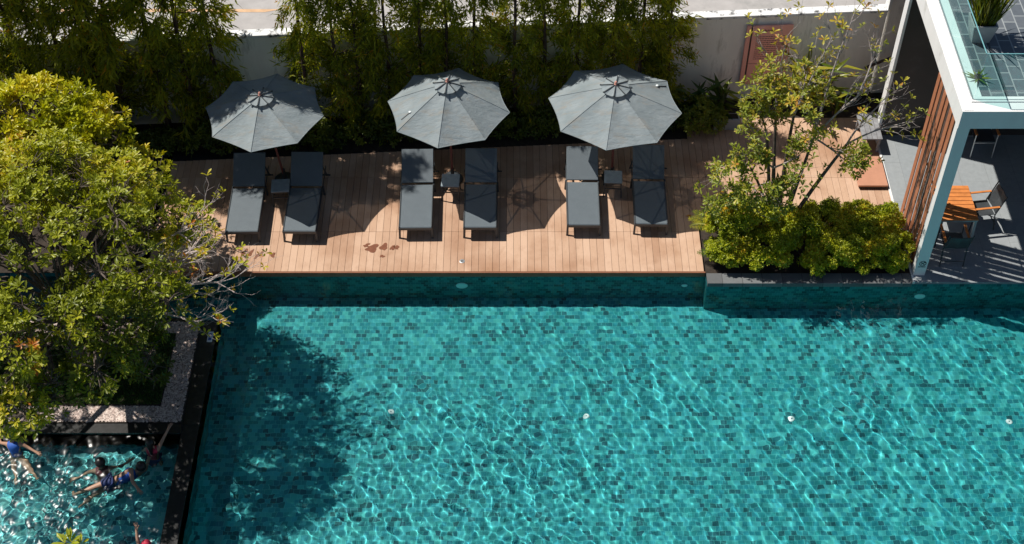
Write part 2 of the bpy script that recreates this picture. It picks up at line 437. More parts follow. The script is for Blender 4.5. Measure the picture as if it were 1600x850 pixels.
b.add([(-5.6, 28.9, -.005), (40, 28.75, -.005), (40, 28.95, -.005), (-5.6, 29.1, -.005)], [(0, 1, 2, 3)])
tag(b.build('road_marking', M['road_line']), kind='structure')

# ------------------------------------------------------------------ pools
def sheet(b, v): b.add(v, [(0, 1, 2, 3)])
def caust(o): o.cycles.is_caustics_receiver = True; return o
NY = 18.38     # north channel south face
b = MB()
sheet(b, [(PX0, PY0, DEP), (PX1, PY0, DEP), (PX1, 19.27, DEP), (PX0, 19.27, DEP)])
sheet(b, [(PX0, 19.27, DEP), (3.9, 19.27, DEP), (3.9, DY, DEP), (PX0, DY, DEP)])
sheet(b, [(-14, NY, DEP), (PX0, NY, DEP), (PX0, DY, DEP), (-14, DY, DEP)])
tag(caust(b.build('pool_floor', M['tile_floor'])), kind='structure')
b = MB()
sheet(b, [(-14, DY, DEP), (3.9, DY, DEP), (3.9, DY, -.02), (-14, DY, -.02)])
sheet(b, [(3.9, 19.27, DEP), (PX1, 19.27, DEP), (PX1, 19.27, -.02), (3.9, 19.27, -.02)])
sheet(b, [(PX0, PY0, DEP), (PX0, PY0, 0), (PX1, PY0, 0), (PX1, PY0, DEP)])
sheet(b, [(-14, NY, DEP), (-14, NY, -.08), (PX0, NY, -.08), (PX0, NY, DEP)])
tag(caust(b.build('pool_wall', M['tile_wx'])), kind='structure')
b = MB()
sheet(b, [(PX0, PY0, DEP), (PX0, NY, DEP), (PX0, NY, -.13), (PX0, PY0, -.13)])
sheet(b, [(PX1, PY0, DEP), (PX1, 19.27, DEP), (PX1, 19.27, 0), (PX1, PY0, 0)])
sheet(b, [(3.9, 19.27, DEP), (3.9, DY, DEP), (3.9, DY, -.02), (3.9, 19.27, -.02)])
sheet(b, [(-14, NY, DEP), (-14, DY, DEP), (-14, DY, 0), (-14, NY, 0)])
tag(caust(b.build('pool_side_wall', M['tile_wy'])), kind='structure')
# children's pool
KD = -.70; KX1 = -6.05; KY1 = 15.62
b = MB(); sheet(b, [(-14, PY0, KD), (KX1, PY0, KD), (KX1, KY1, KD), (-14, KY1, KD)])
tag(caust(b.build('small_pool_floor', M['tile_small'])), kind='structure')
b = MB(); sheet(b, [(-14, KY1, KD), (KX1, KY1, KD), (KX1, KY1, -.1), (-14, KY1, -.1)])
sheet(b, [(-14, PY0, KD), (KX1, PY0, KD), (KX1, PY0, 0), (-14, PY0, 0)])
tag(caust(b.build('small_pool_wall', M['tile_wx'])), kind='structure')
b = MB(); sheet(b, [(KX1, PY0, KD), (KX1, KY1, KD), (KX1, KY1, -.13), (KX1, PY0, -.13)])
sheet(b, [(-14, PY0, KD), (-14, KY1, KD), (-14, KY1, 0), (-14, PY0, 0)])
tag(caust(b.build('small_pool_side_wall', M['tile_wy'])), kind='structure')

def water(name, x0, x1, y0, y1, step, comps, amp, seed, mask=None, env=None, lmin=.11, mat='water', fine=None, fine_amp=1.0, lmax=1.3, dirs=.42):
    nx = int((x1 - x0) / step) + 1; ny = int((y1 - y0) / step) + 1
    xs = np.linspace(x0, x1, nx); ys = np.linspace(y0, y1, ny); X, Y = np.meshgrid(xs, ys)
    rng = np.random.RandomState(seed); Z = np.zeros_like(X)
    for i in range(comps):
        Lw = math.exp(rng.uniform(math.log(lmin), math.log(lmax))); k = 2 * PI / Lw
        a = rng.normal(.34, dirs) if rng.rand() < .85 else rng.uniform(0, 6.28)
        mod = .35 + .65 * np.sin(X * rng.uniform(.2, .8) + Y * rng.uniform(.2, .8) + rng.uniform(0, 6)) ** 2
        wx = .25 * np.sin(Y * 1.3 + i) + .12 * np.sin(Y * 3.1 + X * 1.7 + 2 * i)
        Z += amp * Lw ** 1.12 * np.sin(k * ((X + wx) * math.cos(a) + Y * math.sin(a)) + rng.uniform(0, 6.28)) * mod
    if fine is not None:
        F = np.zeros_like(X)
        for i in range(40):
            Lw = rng.uniform(.10, .24); k = 2 * PI / Lw; a = rng.uniform(0, 6.28)
            F += amp * fine_amp * Lw * np.sin(k * (X * math.cos(a) + Y * math.sin(a)) + rng.uniform(0, 6.28) + .8 * np.sin(X * rng.uniform(1, 3) + Y * rng.uniform(1, 3)))
        F *= fine(X, Y)
    if env is not None: Z *= env(X, Y)
    if fine is not None: Z += F
    V = np.stack([X.ravel(), Y.ravel(), Z.ravel() + WL], 1)
    idx = np.arange(nx * ny).reshape(ny, nx)
    Q = np.stack([idx[:-1, :-1].ravel(), idx[:-1, 1:].ravel(), idx[1:, 1:].ravel(), idx[1:, :-1].ravel()], 1)
    if mask is not None:
        cx = V[Q].mean(1); Q = Q[mask(cx[:, 0], cx[:, 1])]
    o = np_mesh(name, V, Q.ravel(), np.full(len(Q), 4), None, M[mat], smooth=True)
    o.cycles.is_caustics_caster = True
    return tag(o, kind='structure')
def env_main(X, Y):
    e = np.clip((19.3 - Y) / 3.2, 0, 1)
    right = np.clip((X + 2) / 6, 0, 1)
    patch = .62 + .38 * np.sin(X * .9 + 1.3 * np.sin(Y * .7) + .4) * np.sin(Y * 1.1 + .8 * np.sin(X * .6))
    return (.24 + .72 * np.clip(e + .35 * right, 0, 1)) * patch * 1.25
xm = 14.0
water('pool_water', PX0 - .0, xm, 9.0, DY, .0245, 72, .00215, 4,
      lambda x, y: ~((x > 3.9) & (y > 19.27)), env_main, .12, 'water',
      lambda X, Y: .25 + .75 * np.clip((17.6 - Y) / 2.5, 0, 1) * np.clip((4.5 - X) / 4, .15, 1), .62, .75, .26)
b = MB(); b.add([(PX0, PY0, WL), (PX1, PY0, WL), (PX1, 9, WL), (PX0, 9, WL)], [(0, 1, 2, 3)]); b.add([(xm, 9, WL), (PX1, 9, WL), (PX1, 19.27, WL), (xm, 19.27, WL)], [(0, 1, 2, 3)])
b.add([(-14, NY, WL), (PX0, NY, WL), (PX0, DY, WL), (-14, DY, WL)], [(0, 1, 2, 3)])
o = tag(b.build('outer_water', M['water']), kind='structure'); o.cycles.is_caustics_caster = True
water('small_pool_water', -13, KX1, 10.0, KY1, .022, 50, .0062, 11, None, lambda X, Y: np.clip(.7 + .4 * (-X - 6.6) / 1.5, .5, 1.1), .2, 'water_choppy',
      lambda X, Y: .55 + .35 * np.sin(X * 2.3 + 1) * np.sin(Y * 1.9) + .2 * np.clip(-X - 7, 0, 1), 1.45)

# divider, ledges, gravel island
b = MB()
b.box(KX1, PX0, PY0, 15.84, -.6, -.105); b.box(-6.07, PX0, 15.84, NY, -.6, -.10)
b.box(-14, KX1, KY1, 15.84, -.6, -.06)
b.box(-14, -6.07, 18.30, NY, -.6, -.03)
tag(b.build('overflow_ledge', M['stone_dark']), kind='structure')
b = MB()
b.box(-14, -6.07, 15.84, 18.30, -.5, -.04)
tag(b.build('island_base', M['soil']), kind='structure')
rng = np.random.RandomState(2)
def pebbles(name, rects, n, r0, r1):
    P = []; area = [(x1 - x0) * (y1 - y0) for x0, x1, y0, y1 in rects]; tot = sum(area)
    for (x0, x1, y0, y1), a in zip(rects, area):
        k = int(n * a / tot); P.append(np.stack([rng.uniform(x0, x1, k), rng.uniform(y0, y1, k), np.full(k, -.03)], 1))
    P = np.concatenate(P); k = len(P)
    base = np.array([(1, 0, 0), (0, 1, 0), (-1, 0, 0), (0, -1, 0), (0, 0, .7), (0, 0, -.7)], float)
    an = rng.uniform(0, 6.28, k); r = rng.uniform(r0, r1, k); st = rng.uniform(.7, 1.3, k)
    V = np.zeros((k, 6, 3))
    for j in range(6):
        x = base[j, 0] * r * st; y = base[j, 1] * r
        V[:, j, 0] = P[:, 0] + x * np.cos(an) - y * np.sin(an); V[:, j, 1] = P[:, 1] + x * np.sin(an) + y * np.cos(an); V[:, j, 2] = P[:, 2] + base[j, 2] * r * .7
    F = np.array([(0, 1, 4), (1, 2, 4), (2, 3, 4), (3, 0, 4)])
    loops = (np.arange(k)[:, None] * 6 + F.ravel()[None]).ravel()
    o = np_mesh(name, V.reshape(-1, 3), loops, np.full(k * 4, 3), np.repeat(rng.uniform(0, 1, k), 4), M['gravel'])
    return tag(o, kind='stuff')
tag(pebbles('gravel', [(-6.50, -6.09, 15.86, 18.28), (-13, -6.5, 15.86, 16.22), (-13, -6.5, 17.98, 18.28)], 17000, .012, .03), 'pale pink and grey pebbles edging the turf island', 'gravel')
tag(pebbles('planter_gravel', [(4.0, 7.9, 19.52, 19.75), (7.78, 8.0, 19.6, 21.2)], 1500, .012, .028), 'white pebbles at the foot of the shrubs', 'gravel')
b = MB(); b.box(-13.5, -6.5, 16.22, 17.98, -.04, -.015); tag(b.build('turf_soil', M['soil']), kind='structure')
n = 60000
P = np.stack([rng.uniform(-12, -6.52, n), rng.uniform(16.24, 17.96, n), np.full(n, -.018)], 1)
D = rng.normal(size=(n, 3)) * .45 + np.array([0, 0, 1.0])
o = leaves('turf', P, D, rng.normal(size=(n, 3)), rng.uniform(.03, .055, n), .010, rng.uniform(0, 1, n), M['grass'], shape='lance')
tag(o, 'short green turf inside the pebble border', 'grass', kind='stuff')

# ------------------------------------------------------------------ deck
b = MB()
w = .142; x = -7.35; i = 0
while x < 8.0:
    xe = min(x + w - .006, 8.03)
    back = 23.35 + .0656 * x
    if x > 3.75: back = 24.3
    if 3.9 < x + w and x < 8.0 and x > 3.7: y0 = 21.0
    else: y0 = DY + .03
    ycuts = [y0] + [c for c in (20.72, 22.35) if c > y0 + .1] + [back]
    for c0, c1 in zip(ycuts[:-1], ycuts[1:]):
        b.box(x, xe, c0 + .003, c1 - .003, -.05, 0, a=random.random())
    x += w; i += 1
tag(b.build('deck', M['deck']), kind='structure')
b = MB(); b.box(-7.4, 3.88, 19.6, 23.7, -.12, -.052); b.box(3.88, 8.0, 21.0, 24.3, -.12, -.052)
tag(b.build('deck_joists', M['plastic_dark']), kind='structure')
b = MB(); b.box(-7.4, 3.89, DY - .012, DY + .026, -.115, .004, bev=.003); tag(b.build('deck_fascia', M['fascia']), kind='structure')
# wet stains: irregular puddles just above the boards
def blob(b, cx, cy, rx, ry, seed, n=22, ang=0):
    rr = random.Random(seed); ph = [rr.uniform(0, 6.28) for _ in range(4)]
    vs = []
    for k in range(n):
        t = 2 * PI * k / n; r = 1 + .3 * math.sin(2 * t + ph[0]) + .2 * math.sin(3 * t + ph[1]) + .15 * math.sin(5 * t + ph[2])
        x, y = rx * r * math.cos(t), ry * r * math.sin(t)
        vs.append((cx + x * math.cos(ang) - y * math.sin(ang), cy + x * math.sin(ang) + y * math.cos(ang), .004))
    b.add(vs, [tuple(range(n))])
b = MB()
for s, (cx, cy, rx, ry, an) in enumerate([(-2.86, 20.24, .14, .09, 0), (-2.62, 20.28, .07, .10, .4), (-2.98, 20.33, .07, .04, .3), (-2.44, 20.26, .035, .09, -.3), (-2.36, 20.27, .04, .07, .5), (-2.64, 20.02, .05, .035, .6)]): blob(b, cx, cy, rx, ry, s, ang=an)
tag(b.build('wet_patch', M['curb_stain']), kind='structure')
b = MB()
for s, (cx, cy, rx, ry, an) in enumerate([(-5.46, 20.12, .045, .10, -.3), (-5.33, 20.11, .04, .12, -.25), (-5.18, 20.03, .035, .08, -.3), (-5.10, 20.10, .035, .05, .2), (-4.87, 20.04, .06, .04, 0), (-4.84, 20.10, .02, .03, 0), (-5.55, 20.2, .05, .02, .2)]): blob(b, cx, cy, rx, ry, s + 20, ang=an)
tag(b.build('wet_patch', M['curb_stain']), kind='structure')
t = empty('floor_drain', (-1.01, 19.88, .0), 'small round metal drain cap set in the deck near the pool edge', 'drain')
b = MB(); b.lathe((0, 0, 0), [(.055, 0), (.055, .006), (.045, .009)], 18); b.build('cap', M['metal_light'], t)
b = MB()
for k in range(-2, 3): b.box(-.03, .03, k * .014 - .003, k * .014 + .003, .009, .0105)
b.build('slots', M['plastic_dark'], t)
o = leaves('fallen_leaf', [(3.62, 21.17, .012)], [(1, .15, .05)], [(0, 0, 1)], .14, .05, [.97], M['leaf_sparse'], None, 'obovate'); tag(o, 'single orange fallen leaf lying on the deck by the right umbrella shadow', 'leaf')

# terracotta platform near pavilion
t = empty('step_platform', (7.68, 22.43, 0), 'low terracotta coloured platform on the deck beside the grey pavilion floor', 'platform')
b = MB(); b.box(-.33, .30, -.45, .45, .07, .12, bev=.006); b.build('top', M['terracotta'], t)
b = MB(); b.box(-.30, .28, -.42, .42, .0, .07); b.build('base', M['plastic_dark'], t)

# planter coping & soil
b = MB(); b.box(3.9, 7.97, 19.22, 19.50, -.05, .06, bev=.008); tag(b.build('planter_coping', M['coping_stone']), kind='structure')
b = MB(); b.box(3.9, 8.0, 19.5, 20.98, -.1, .01); tag(b.build('planter_soil', M['soil']), kind='structure')

# ------------------------------------------------------------------ boundary wall
t = empty('boundary_wall', (0, wallY(0), 0), 'long grey boundary wall with stained white coping behind the trees', 'wall')
ang = math.atan(.0656); t.rotation_euler = (0, 0, ang)
b = MB(); b.box(-30, 8.15, 0, .16, -.05, 2.24); b.build('wall_face', M['wall_face'], t)
b = MB(); b.box(-30, 8.15, -.03, .20, 2.24, 2.31, bev=.006); b.build('coping', M['coping'], t)
t = empty('return_wall', (8.16, wallY(8.16), 0), 'taller grey wall section with white edge next to the pavilion', 'wall'); t.rotation_euler = (0, 0, ang)
b = MB(); b.box(.03, 12, .003, .18, -.05, 4.2); b.build('wall_face', M['wall_face'], t)
b = MB(); b.box(-.04, .027, -.03, .20, 2.315, 4.2); b.build('edge_trim', M['render_white'], t)

# sign
t = empty('notice_board', (5.62, wallY(5.6) - .05, 0), 'tall terracotta notice board with dark rows of text on the grey wall', 'sign'); t.rotation_euler = (0, 0, ang)
b = MB(); b.box(-.40, .48, -.03, 0, .45, 2.06, bev=.004); b.build('board', M['sign_red'], t)
b = MB(); b.box(-.53, -.44, -.035, .02, .45, 2.06); b.build('side_strip', M['sign_red'], t)
b = MB(); b.box(-.438, -.402, -.01, .02, .45, 2.06); b.build('shadow_gap', M['plastic_dark'], t)
b = MB(); rr = random.Random(5)
yf0, yf1 = -.034, -.0305
x = -.28
for wd in (.03, .035, .04, None, .05, .03, .035, .035, .03):        # header, bold letter-like strokes
    if wd is None: x += .02; continue
    b.box(x, x + wd * .3, yf0, yf1, 1.90, 1.97); b.box(x + wd * .3, x + wd, yf0, yf1, 1.90 + .02 * rr.random(), 1.93 + .02 * rr.random()); x += wd + .008
b.build('heading', M['sign_ink'], t); b = MB()
x = .05
while x < .25: b.box(x, x + .018, yf0, yf1, 1.92, 1.94); x += .026
for r_ in range(12):
    z = 1.76 - r_ * .055; x = -.30; end = rr.uniform(.25, .42) if r_ % 3 else .42
    while x < end:
        l_ = rr.uniform(.02, .07); b.box(x, min(x + l_, end), yf0, yf1, z, z + .018); x += l_ + .012
b.box(-.40, .48, yf0, yf1, 1.03, 1.04)
b.build('lettering', M['sign_ink'], t)

# pipe / beam on the wall
t = empty('handrail', (7.83, 24.9, .93), 'dark brown round rail jutting from the grey wall left of the pavilion', 'rail')
b = MB(); b.tube([(0, 0, 0), (.38, .06, .16), (.85, .1, .36)], [.035, .033, .03], 10); b.build('rail', M['bark_dark'], t, True)
b = MB(); b.tube([(.25, .03, .1), (.25, .3, .1)], .015, 8); b.build('bracket', M['metal_dark'], t)

# weathered bench
t = empty('timber_bench', (7.80, 23.55, 0), 'weathered grey plank bench against the white pavilion edge', 'bench')
b = MB()
for k in range(4): b.box(-.22 + k * .11, -.22 + k * .11 + .10, -.42, .42, .38, .41, a=0)
b.build('seat', M['grey_wood'], t)
for sx in (-1, 1):
    for sy in (-1, 1):
        b = MB(); b.box(sx * .16 - .025, sx * .16 + .025, sy * .36 - .025, sy * .36 + .025, 0, .38); b.build('leg', M['grey_wood'], t)

# ------------------------------------------------------------------ pavilion
FX = 8.05
b = MB(); b.box(FX, 16.2, 19.28, 23.75, -.10, .018); tag(b.build('pavilion_floor', M['floor_grey']), kind='structure')
b = MB(); b.box(FX - .05, FX - .003, 19.28, 23.75, -.10, .03); tag(b.build('floor_edging', M['render_white']), kind='structure')
t = empty('pavilion', (FX, 19.5, 0), 'white framed poolside pavilion with roof terrace and timber louvres', 'building')
def at(b, name, mat, smooth=False):
    for i, v in enumerate(b.v): b.v[i] = (v[0] - FX, v[1] - 19.5, v[2])
    return b.build(name, mat, t, smooth)
b = MB(); b.box(FX - .01, FX + .22, 19.47, 19.63, .02, 3.93); col = at(b, 'column', M['render_white'])
b = MB(); b.box(FX - .01, 16.4, 19.45, 27.0, 3.93, 4.335, bev=.003); roof = at(b, 'roof', M['render_white'])
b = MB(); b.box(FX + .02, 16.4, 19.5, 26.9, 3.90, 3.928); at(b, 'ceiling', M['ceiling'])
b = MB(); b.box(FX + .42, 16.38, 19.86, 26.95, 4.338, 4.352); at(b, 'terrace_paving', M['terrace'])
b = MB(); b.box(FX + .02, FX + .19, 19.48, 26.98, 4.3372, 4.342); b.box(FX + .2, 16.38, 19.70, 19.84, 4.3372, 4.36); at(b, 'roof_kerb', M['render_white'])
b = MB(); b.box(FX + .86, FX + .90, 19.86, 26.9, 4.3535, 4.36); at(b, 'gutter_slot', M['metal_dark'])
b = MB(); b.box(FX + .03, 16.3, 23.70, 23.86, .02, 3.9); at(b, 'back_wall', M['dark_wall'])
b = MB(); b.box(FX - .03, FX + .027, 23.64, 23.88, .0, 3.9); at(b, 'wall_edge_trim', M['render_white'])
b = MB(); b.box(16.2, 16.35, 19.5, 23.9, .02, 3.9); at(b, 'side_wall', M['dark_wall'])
# louvres: three clusters of tall boards, staggered in two layers
ys = [21.02, 20.85, 20.52, 20.35, 20.01, 19.84]
for k, y in enumerate(ys):
    bb = MB(); dx = .0 if k % 2 == 0 else .02
    bb.box(FX - .005 + dx, FX + .011 + dx, y - .075, y + .075, .03, 3.9, bev=.003); at(bb, 'louvre_board', M['slat'])
for y in (20.69, 20.18):
    bb = MB(); bb.box(FX + .018, FX + .034, y - .055, y + .055, .03, 3.9, bev=.003); at(bb, 'gap_shade_strip', M['bark_dark'])  # dark strips added to stand in for the shade seen between louvre clusters
for z in (.25, 2.0, 3.6):
    bb = MB(); bb.box(FX + .065, FX + .078, 19.64, 21.1, z, z + .05); at(bb, 'louvre_rail', M['metal_dark'])
# no diving icon on column front
bb = MB(); cx_, cz_ = FX + .115, .37
ring = [(cx_ + .065 * math.cos(q * PI / 12), 19.466, cz_ + .065 * math.sin(q * PI / 12)) for q in range(25)]
bb.tube(ring, .006, 6, cap=False)
bb.bar((cx_ - .045, 19.466, cz_ + .045), (cx_ + .045, 19.466, cz_ - .045), .012, .006, (0, 1, 0))
bb.bar((cx_ - .035, 19.467, cz_ - .025), (cx_ + .03, 19.467, cz_ + .03), .018, .004, (0, 1, 0)); bb.ball((cx_ + .035, 19.467, cz_ + .03), .014, 8)
x = cx_ - .075
while x < cx_ + .075: bb.box(x, x + .011, 19.4665, 19.4695, cz_ - .11, cz_ - .085); x += .017
at(bb, 'warning_mark', M['ink'])

# glass balustrades
t = empty('glass_balustrade', (8.28, 19.75, 4.34), 'frameless clear glass balustrade along the roof terrace edges', 'balustrade')
def gp(name, x0, x1, y0, y1):
    b = MB(); b.box(x0, x1, y0, y1, .03, 1.05); g = b.build('glass_panel', M['glass'], t)
    b = MB()
    b.box(x0 - .002, x1 + .002, y0 - .002, y1 + .002, 1.0505, 1.062); b.build('top_edge', M['glass_edge'], g)
    b = MB(); b.box(x0 - .008, x1 + .008, y0, y1, .0, .029); b.build('channel', M['metal_light'], g)
gp('a', -.006, .006, .012, 1.9); gp('a', -.006, .006, 1.92, 4.0); gp('a', -.006, .006, 4.02, 6.5)
gp('a', .012, 1.6, -.006, .006); gp('a', 1.62, 3.6, -.006, .006); gp('a', 3.62, 6.0, -.006, .006)

# roof planter with reeds
t = empty('reed_planter', (8.78, 21.55, 4.353), 'tapered pale planter with tall golden reeds on the roof terrace', 'planter')
b = MB()
v = []
for z, s_ in ((0, .16), (.42, .23), (.42, .20), (.36, .19)):
    v += [(-s_, -s_, z), (s_, -s_, z), (s_, s_, z), (-s_, s_, z)]
f = [(3, 2, 1, 0)]
for r_ in range(3):
    for k in range(4): f.append((r_ * 4 + k, r_ * 4 + (k + 1) % 4, r_ * 4 + 4 + (k + 1) % 4, r_ * 4 + 4 + k))
b.add(v, f); b.build('pot', M['planter_white'], t)
b = MB(); b.box(-.188, .188, -.188, .188, .3, .365); b.build('potting_soil', M['soil'], t)
n = 260; rg = np.random.RandomState(8)
P = np.stack([rg.uniform(-.15, .15, n), rg.uniform(-.15, .15, n), np.full(n, .36)], 1)
D = np.stack([P[:, 0] * 1.6, P[:, 1] * 1.6, np.ones(n)], 1) + rg.normal(0, .12, (n, 3))
leaves('reeds', P, D, rg.normal(size=(n, 3)), rg.uniform(.6, 1.25, n), .02, rg.uniform(.3, 1, n), M['leaf_palm'], t, 'lance', .12)
t = empty('spiky_plant', (8.50, 20.35, 4.353), 'small low plant with yellow green blades behind the corner of the glass', 'plant')
n = 12; th = np.arange(n) * 2.4
D = np.stack([np.cos(th), np.sin(th), rg.uniform(.3, .9, n)], 1)
leaves('blades', np.zeros((n, 3)), D, np.tile([0, 0, 1.], (n, 1)), rg.uniform(.2, .32, n), .045, rg.uniform(.3, 1, n), M['leaf_palm'], t, 'lance', .3)
b = MB(); b.lathe((0, 0, 0), [(.05, 0), (.07, .06)], 12); b.build('pot', M['plastic_dark'], t)

# ------------------------------------------------------------------ pavilion furniture
t = empty('dining_table', (9.00, 20.82, .02), 'orange timber slatted table with pale steel legs inside the pavilion', 'table')
b = MB()
for k in range(9): b.box(-.38, .38, -.50 + k * .112, -.50 + k * .112 + .10, .70, .73, bev=.004)
b.build('tabletop', M['table_wood'], t)
b = MB(); b.box(-.37, .37, -.495, .505, .66, .698); b.build('apron', M['metal_light'], t)
for sx in (-1, 1):
    for sy in (-1, 1):
        b = MB(); b.bar((sx * .34, sy * .46, .66), (sx * .36, sy * .48, 0), .05); b.build('leg', M['metal_light'], t)
def chair(name, loc, rz, label, fm, sm, group='chairs in the pavilion'):
    t = empty(name, loc, label, 'chair', group, rz)
    b = MB(); b.box(-.22, .22, -.22, .22, .43, .45, bev=.006); b.build('seat', sm, t)
    b = MB()
    v = []
    for i in range(7):
        z = .47 + .07 * i; y = .22 + .045 * i / 2 + .0 ; c_ = .02 * math.sin(i / 6 * PI)
        v += [(-.21, y, z), (0, y + c_ + .02, z), (.21, y, z)]
    f = []
    for i in range(6):
        for k in range(2): f.append((i * 3 + k, i * 3 + k + 1, i * 3 + 4 + k, i * 3 + 3 + k))
    b.add(v, f); ob = b.build('backrest', sm, t)
    md = ob.modifiers.new('th', 'SOLIDIFY'); md.thickness = .012
    for s_ in (-1, 1):
        b = MB(); b.tube([(s_ * .235, .30, 0), (s_ * .235, .22, .44), (s_ * .235, .36, .93)], .014, 8); b.build('rear_leg', fm, t, True)
        b = MB(); b.tube([(s_ * .235, -.24, 0), (s_ * .235, -.22, .44), (s_ * .235, -.22, .65)], .014, 8); b.build('front_leg', fm, t, True)
        b = MB(); b.box(s_ * .24 - .025, s_ * .24 + .025, -.25, .27, .65, .672, bev=.004); b.build('armrest', M['table_wood'], t)
    b = MB(); b.bar((-.235, .30, .15), (.235, .30, .15), .014); b.build('stretcher', fm, t)
    b = MB(); b.bar((-.235, -.23, .42), (.235, -.23, .42), .014); b.build('stretcher', fm, t)
    return t
chair('terrace_chair', (9.62, 20.95, .02), R(-82), 'dark sling chair with orange armrests at the right side of the orange table', M['metal_dark'], M['metal_dark'])
chair('terrace_chair', (8.86, 20.02, .02), R(180), 'dark sling chair tucked at the poolside end of the orange table', M['metal_dark'], M['metal_dark'])
chair('terrace_chair', (10.18, 23.2, .02), R(0), 'pale legged chair in shade at the back of the pavilion', M['metal_light'], M['metal_dark'])

# ------------------------------------------------------------------ loungers
def lounger(loc, rz, label, back=30):
    loc = (loc[0], loc[1] + .05, 0)
    t = empty('sun_lounger', loc, label, 'sun lounger', 'woven sun loungers on the deck', rz)
    W2 = .335; hz = .33; Ls = 1.27
    b = MB()
    for sx in (-1, 1): b.tube([(sx * (W2 - .008), .0, hz + .002), (sx * (W2 - .008), Ls, hz + .002)], .011, 8)
    b.build('side_rail', M['metal_dark'], t)
    # seat
    b = MB(); b.box(-W2, W2, 0, Ls, hz - .045, hz, bev=.012); s_ = b.build('seat', M['wicker'], t)
    b = MB(); b.box(-W2 - .006, W2 + .006, -.012, .0, hz - .075, hz - .012); b.box(-W2 - .014, -W2 - .002, 0, 1.98, hz - .075, hz - .02); b.box(W2 + .002, W2 + .014, 0, 1.98, hz - .075, hz - .02)
    b.build('frame', M['metal_dark'], t)
    a = R(back); Lb = .74
    b = MB(); b.box(-W2, W2, 0, Lb, -.035, 0, bev=.010)
    ob = b.build('backrest', M['wicker'], t); ob.location = (0, Ls + .045, hz + .01); ob.rotation_euler = (a, 0, 0)
    b = MB(); b.tube([(-W2 + .02, 0, -.045), (-W2 + .02, Lb - .02, -.045)], .012, 8); b.tube([(W2 - .02, 0, -.045), (W2 - .02, Lb - .02, -.045)], .012, 8)
    b.tube([(-W2 + .02, Lb - .03, -.045), (W2 - .02, Lb - .03, -.045)], .012, 8); b.build('back_rail', M['metal_dark'], ob)
    for sx in (-1, 1):
        b = MB(); b.bar((sx * (W2 - .01), .05, hz - .03), (sx * (W2 - .0), .02, 0), .04, .04); b.ball((sx * W2, .02, .02), .024, 8); b.build('leg', M['metal_dark'], t)
        b = MB(); b.bar((sx * (W2 + .008), 1.36, hz - .05), (sx * (W2 + .015), 1.40, 0), .04, .04); b.ball((sx * (W2 + .015), 1.4, .02), .024, 8); b.build('leg', M['metal_dark'], t)
        b = MB(); b.bar((sx * (W2 - .03), Ls + .48, hz + .20), (sx * (W2 + .03), Ls + .62, .1), .022); b.build('support_strut', M['metal_dark'], t)
    b = MB(); b.bar((-W2 - .02, Ls + .62, .12), (W2 + .10, Ls + .62, .12), .025); b.build('support_bar', M['metal_dark'], t)
    return t
lounger((-5.50, 20.36, 0), R(1.0), 'lounger on the left under the left umbrella, backrest shaded and seat sunlit', 30)
lounger((-4.33, 20.37, 0), R(-.5), 'lounger on the right under the left umbrella, only its foot end sunlit', 33)
lounger((-1.97, 20.47, 0), R(.8), 'lounger on the left of the middle umbrella, mostly sunlit with small shadow at its head', 31)
lounger((-.65, 20.48, 0), R(0), 'lounger on the right under the middle umbrella, striped by rib shadows', 34)
lounger((1.47, 20.55, 0), R(-.5), 'lounger on the left of the right umbrella, shadow corner on its backrest', 32)
lounger((2.85, 20.58, 0), R(-1.2), 'lounger on the right under the right umbrella, farthest right of all loungers', 35)

def side_table(loc, rz, label):
    t = empty('side_table', loc, label, 'side table', 'small side tables between loungers', rz)
    b = MB(); b.box(-.19, .19, -.19, .19, .40, .43, bev=.008); b.build('tabletop', M['table_top'], t)
    b = MB(); b.box(-.18, .18, -.18, .18, .37, .399); b.build('apron', M['metal_dark'], t)
    for sx in (-1, 1):
        for sy in (-1, 1):
            b = MB(); b.bar((sx * .17, sy * .17, .37), (sx * .185, sy * .185, 0), .025); b.build('leg', M['metal_dark'], t)
    b = MB(); b.bar((-.17, -.178, .24), (.17, -.178, .24), .02); b.build('stretcher', M['metal_dark'], t)
    b = MB(); b.bar((-.17, .178, .12), (.17, .178, .12), .02); b.build('stretcher', M['metal_dark'], t)
side_table((-4.84, 21.66, 0), R(4), 'small square grey table under the left umbrella')
side_table((-1.29, 21.82, 0), R(-2), 'small square grey table beside the middle umbrella pole, fully sunlit top')
side_table((2.13, 21.93, 0), R(-3), 'small square grey table with a spot on its top by the right umbrella pole')

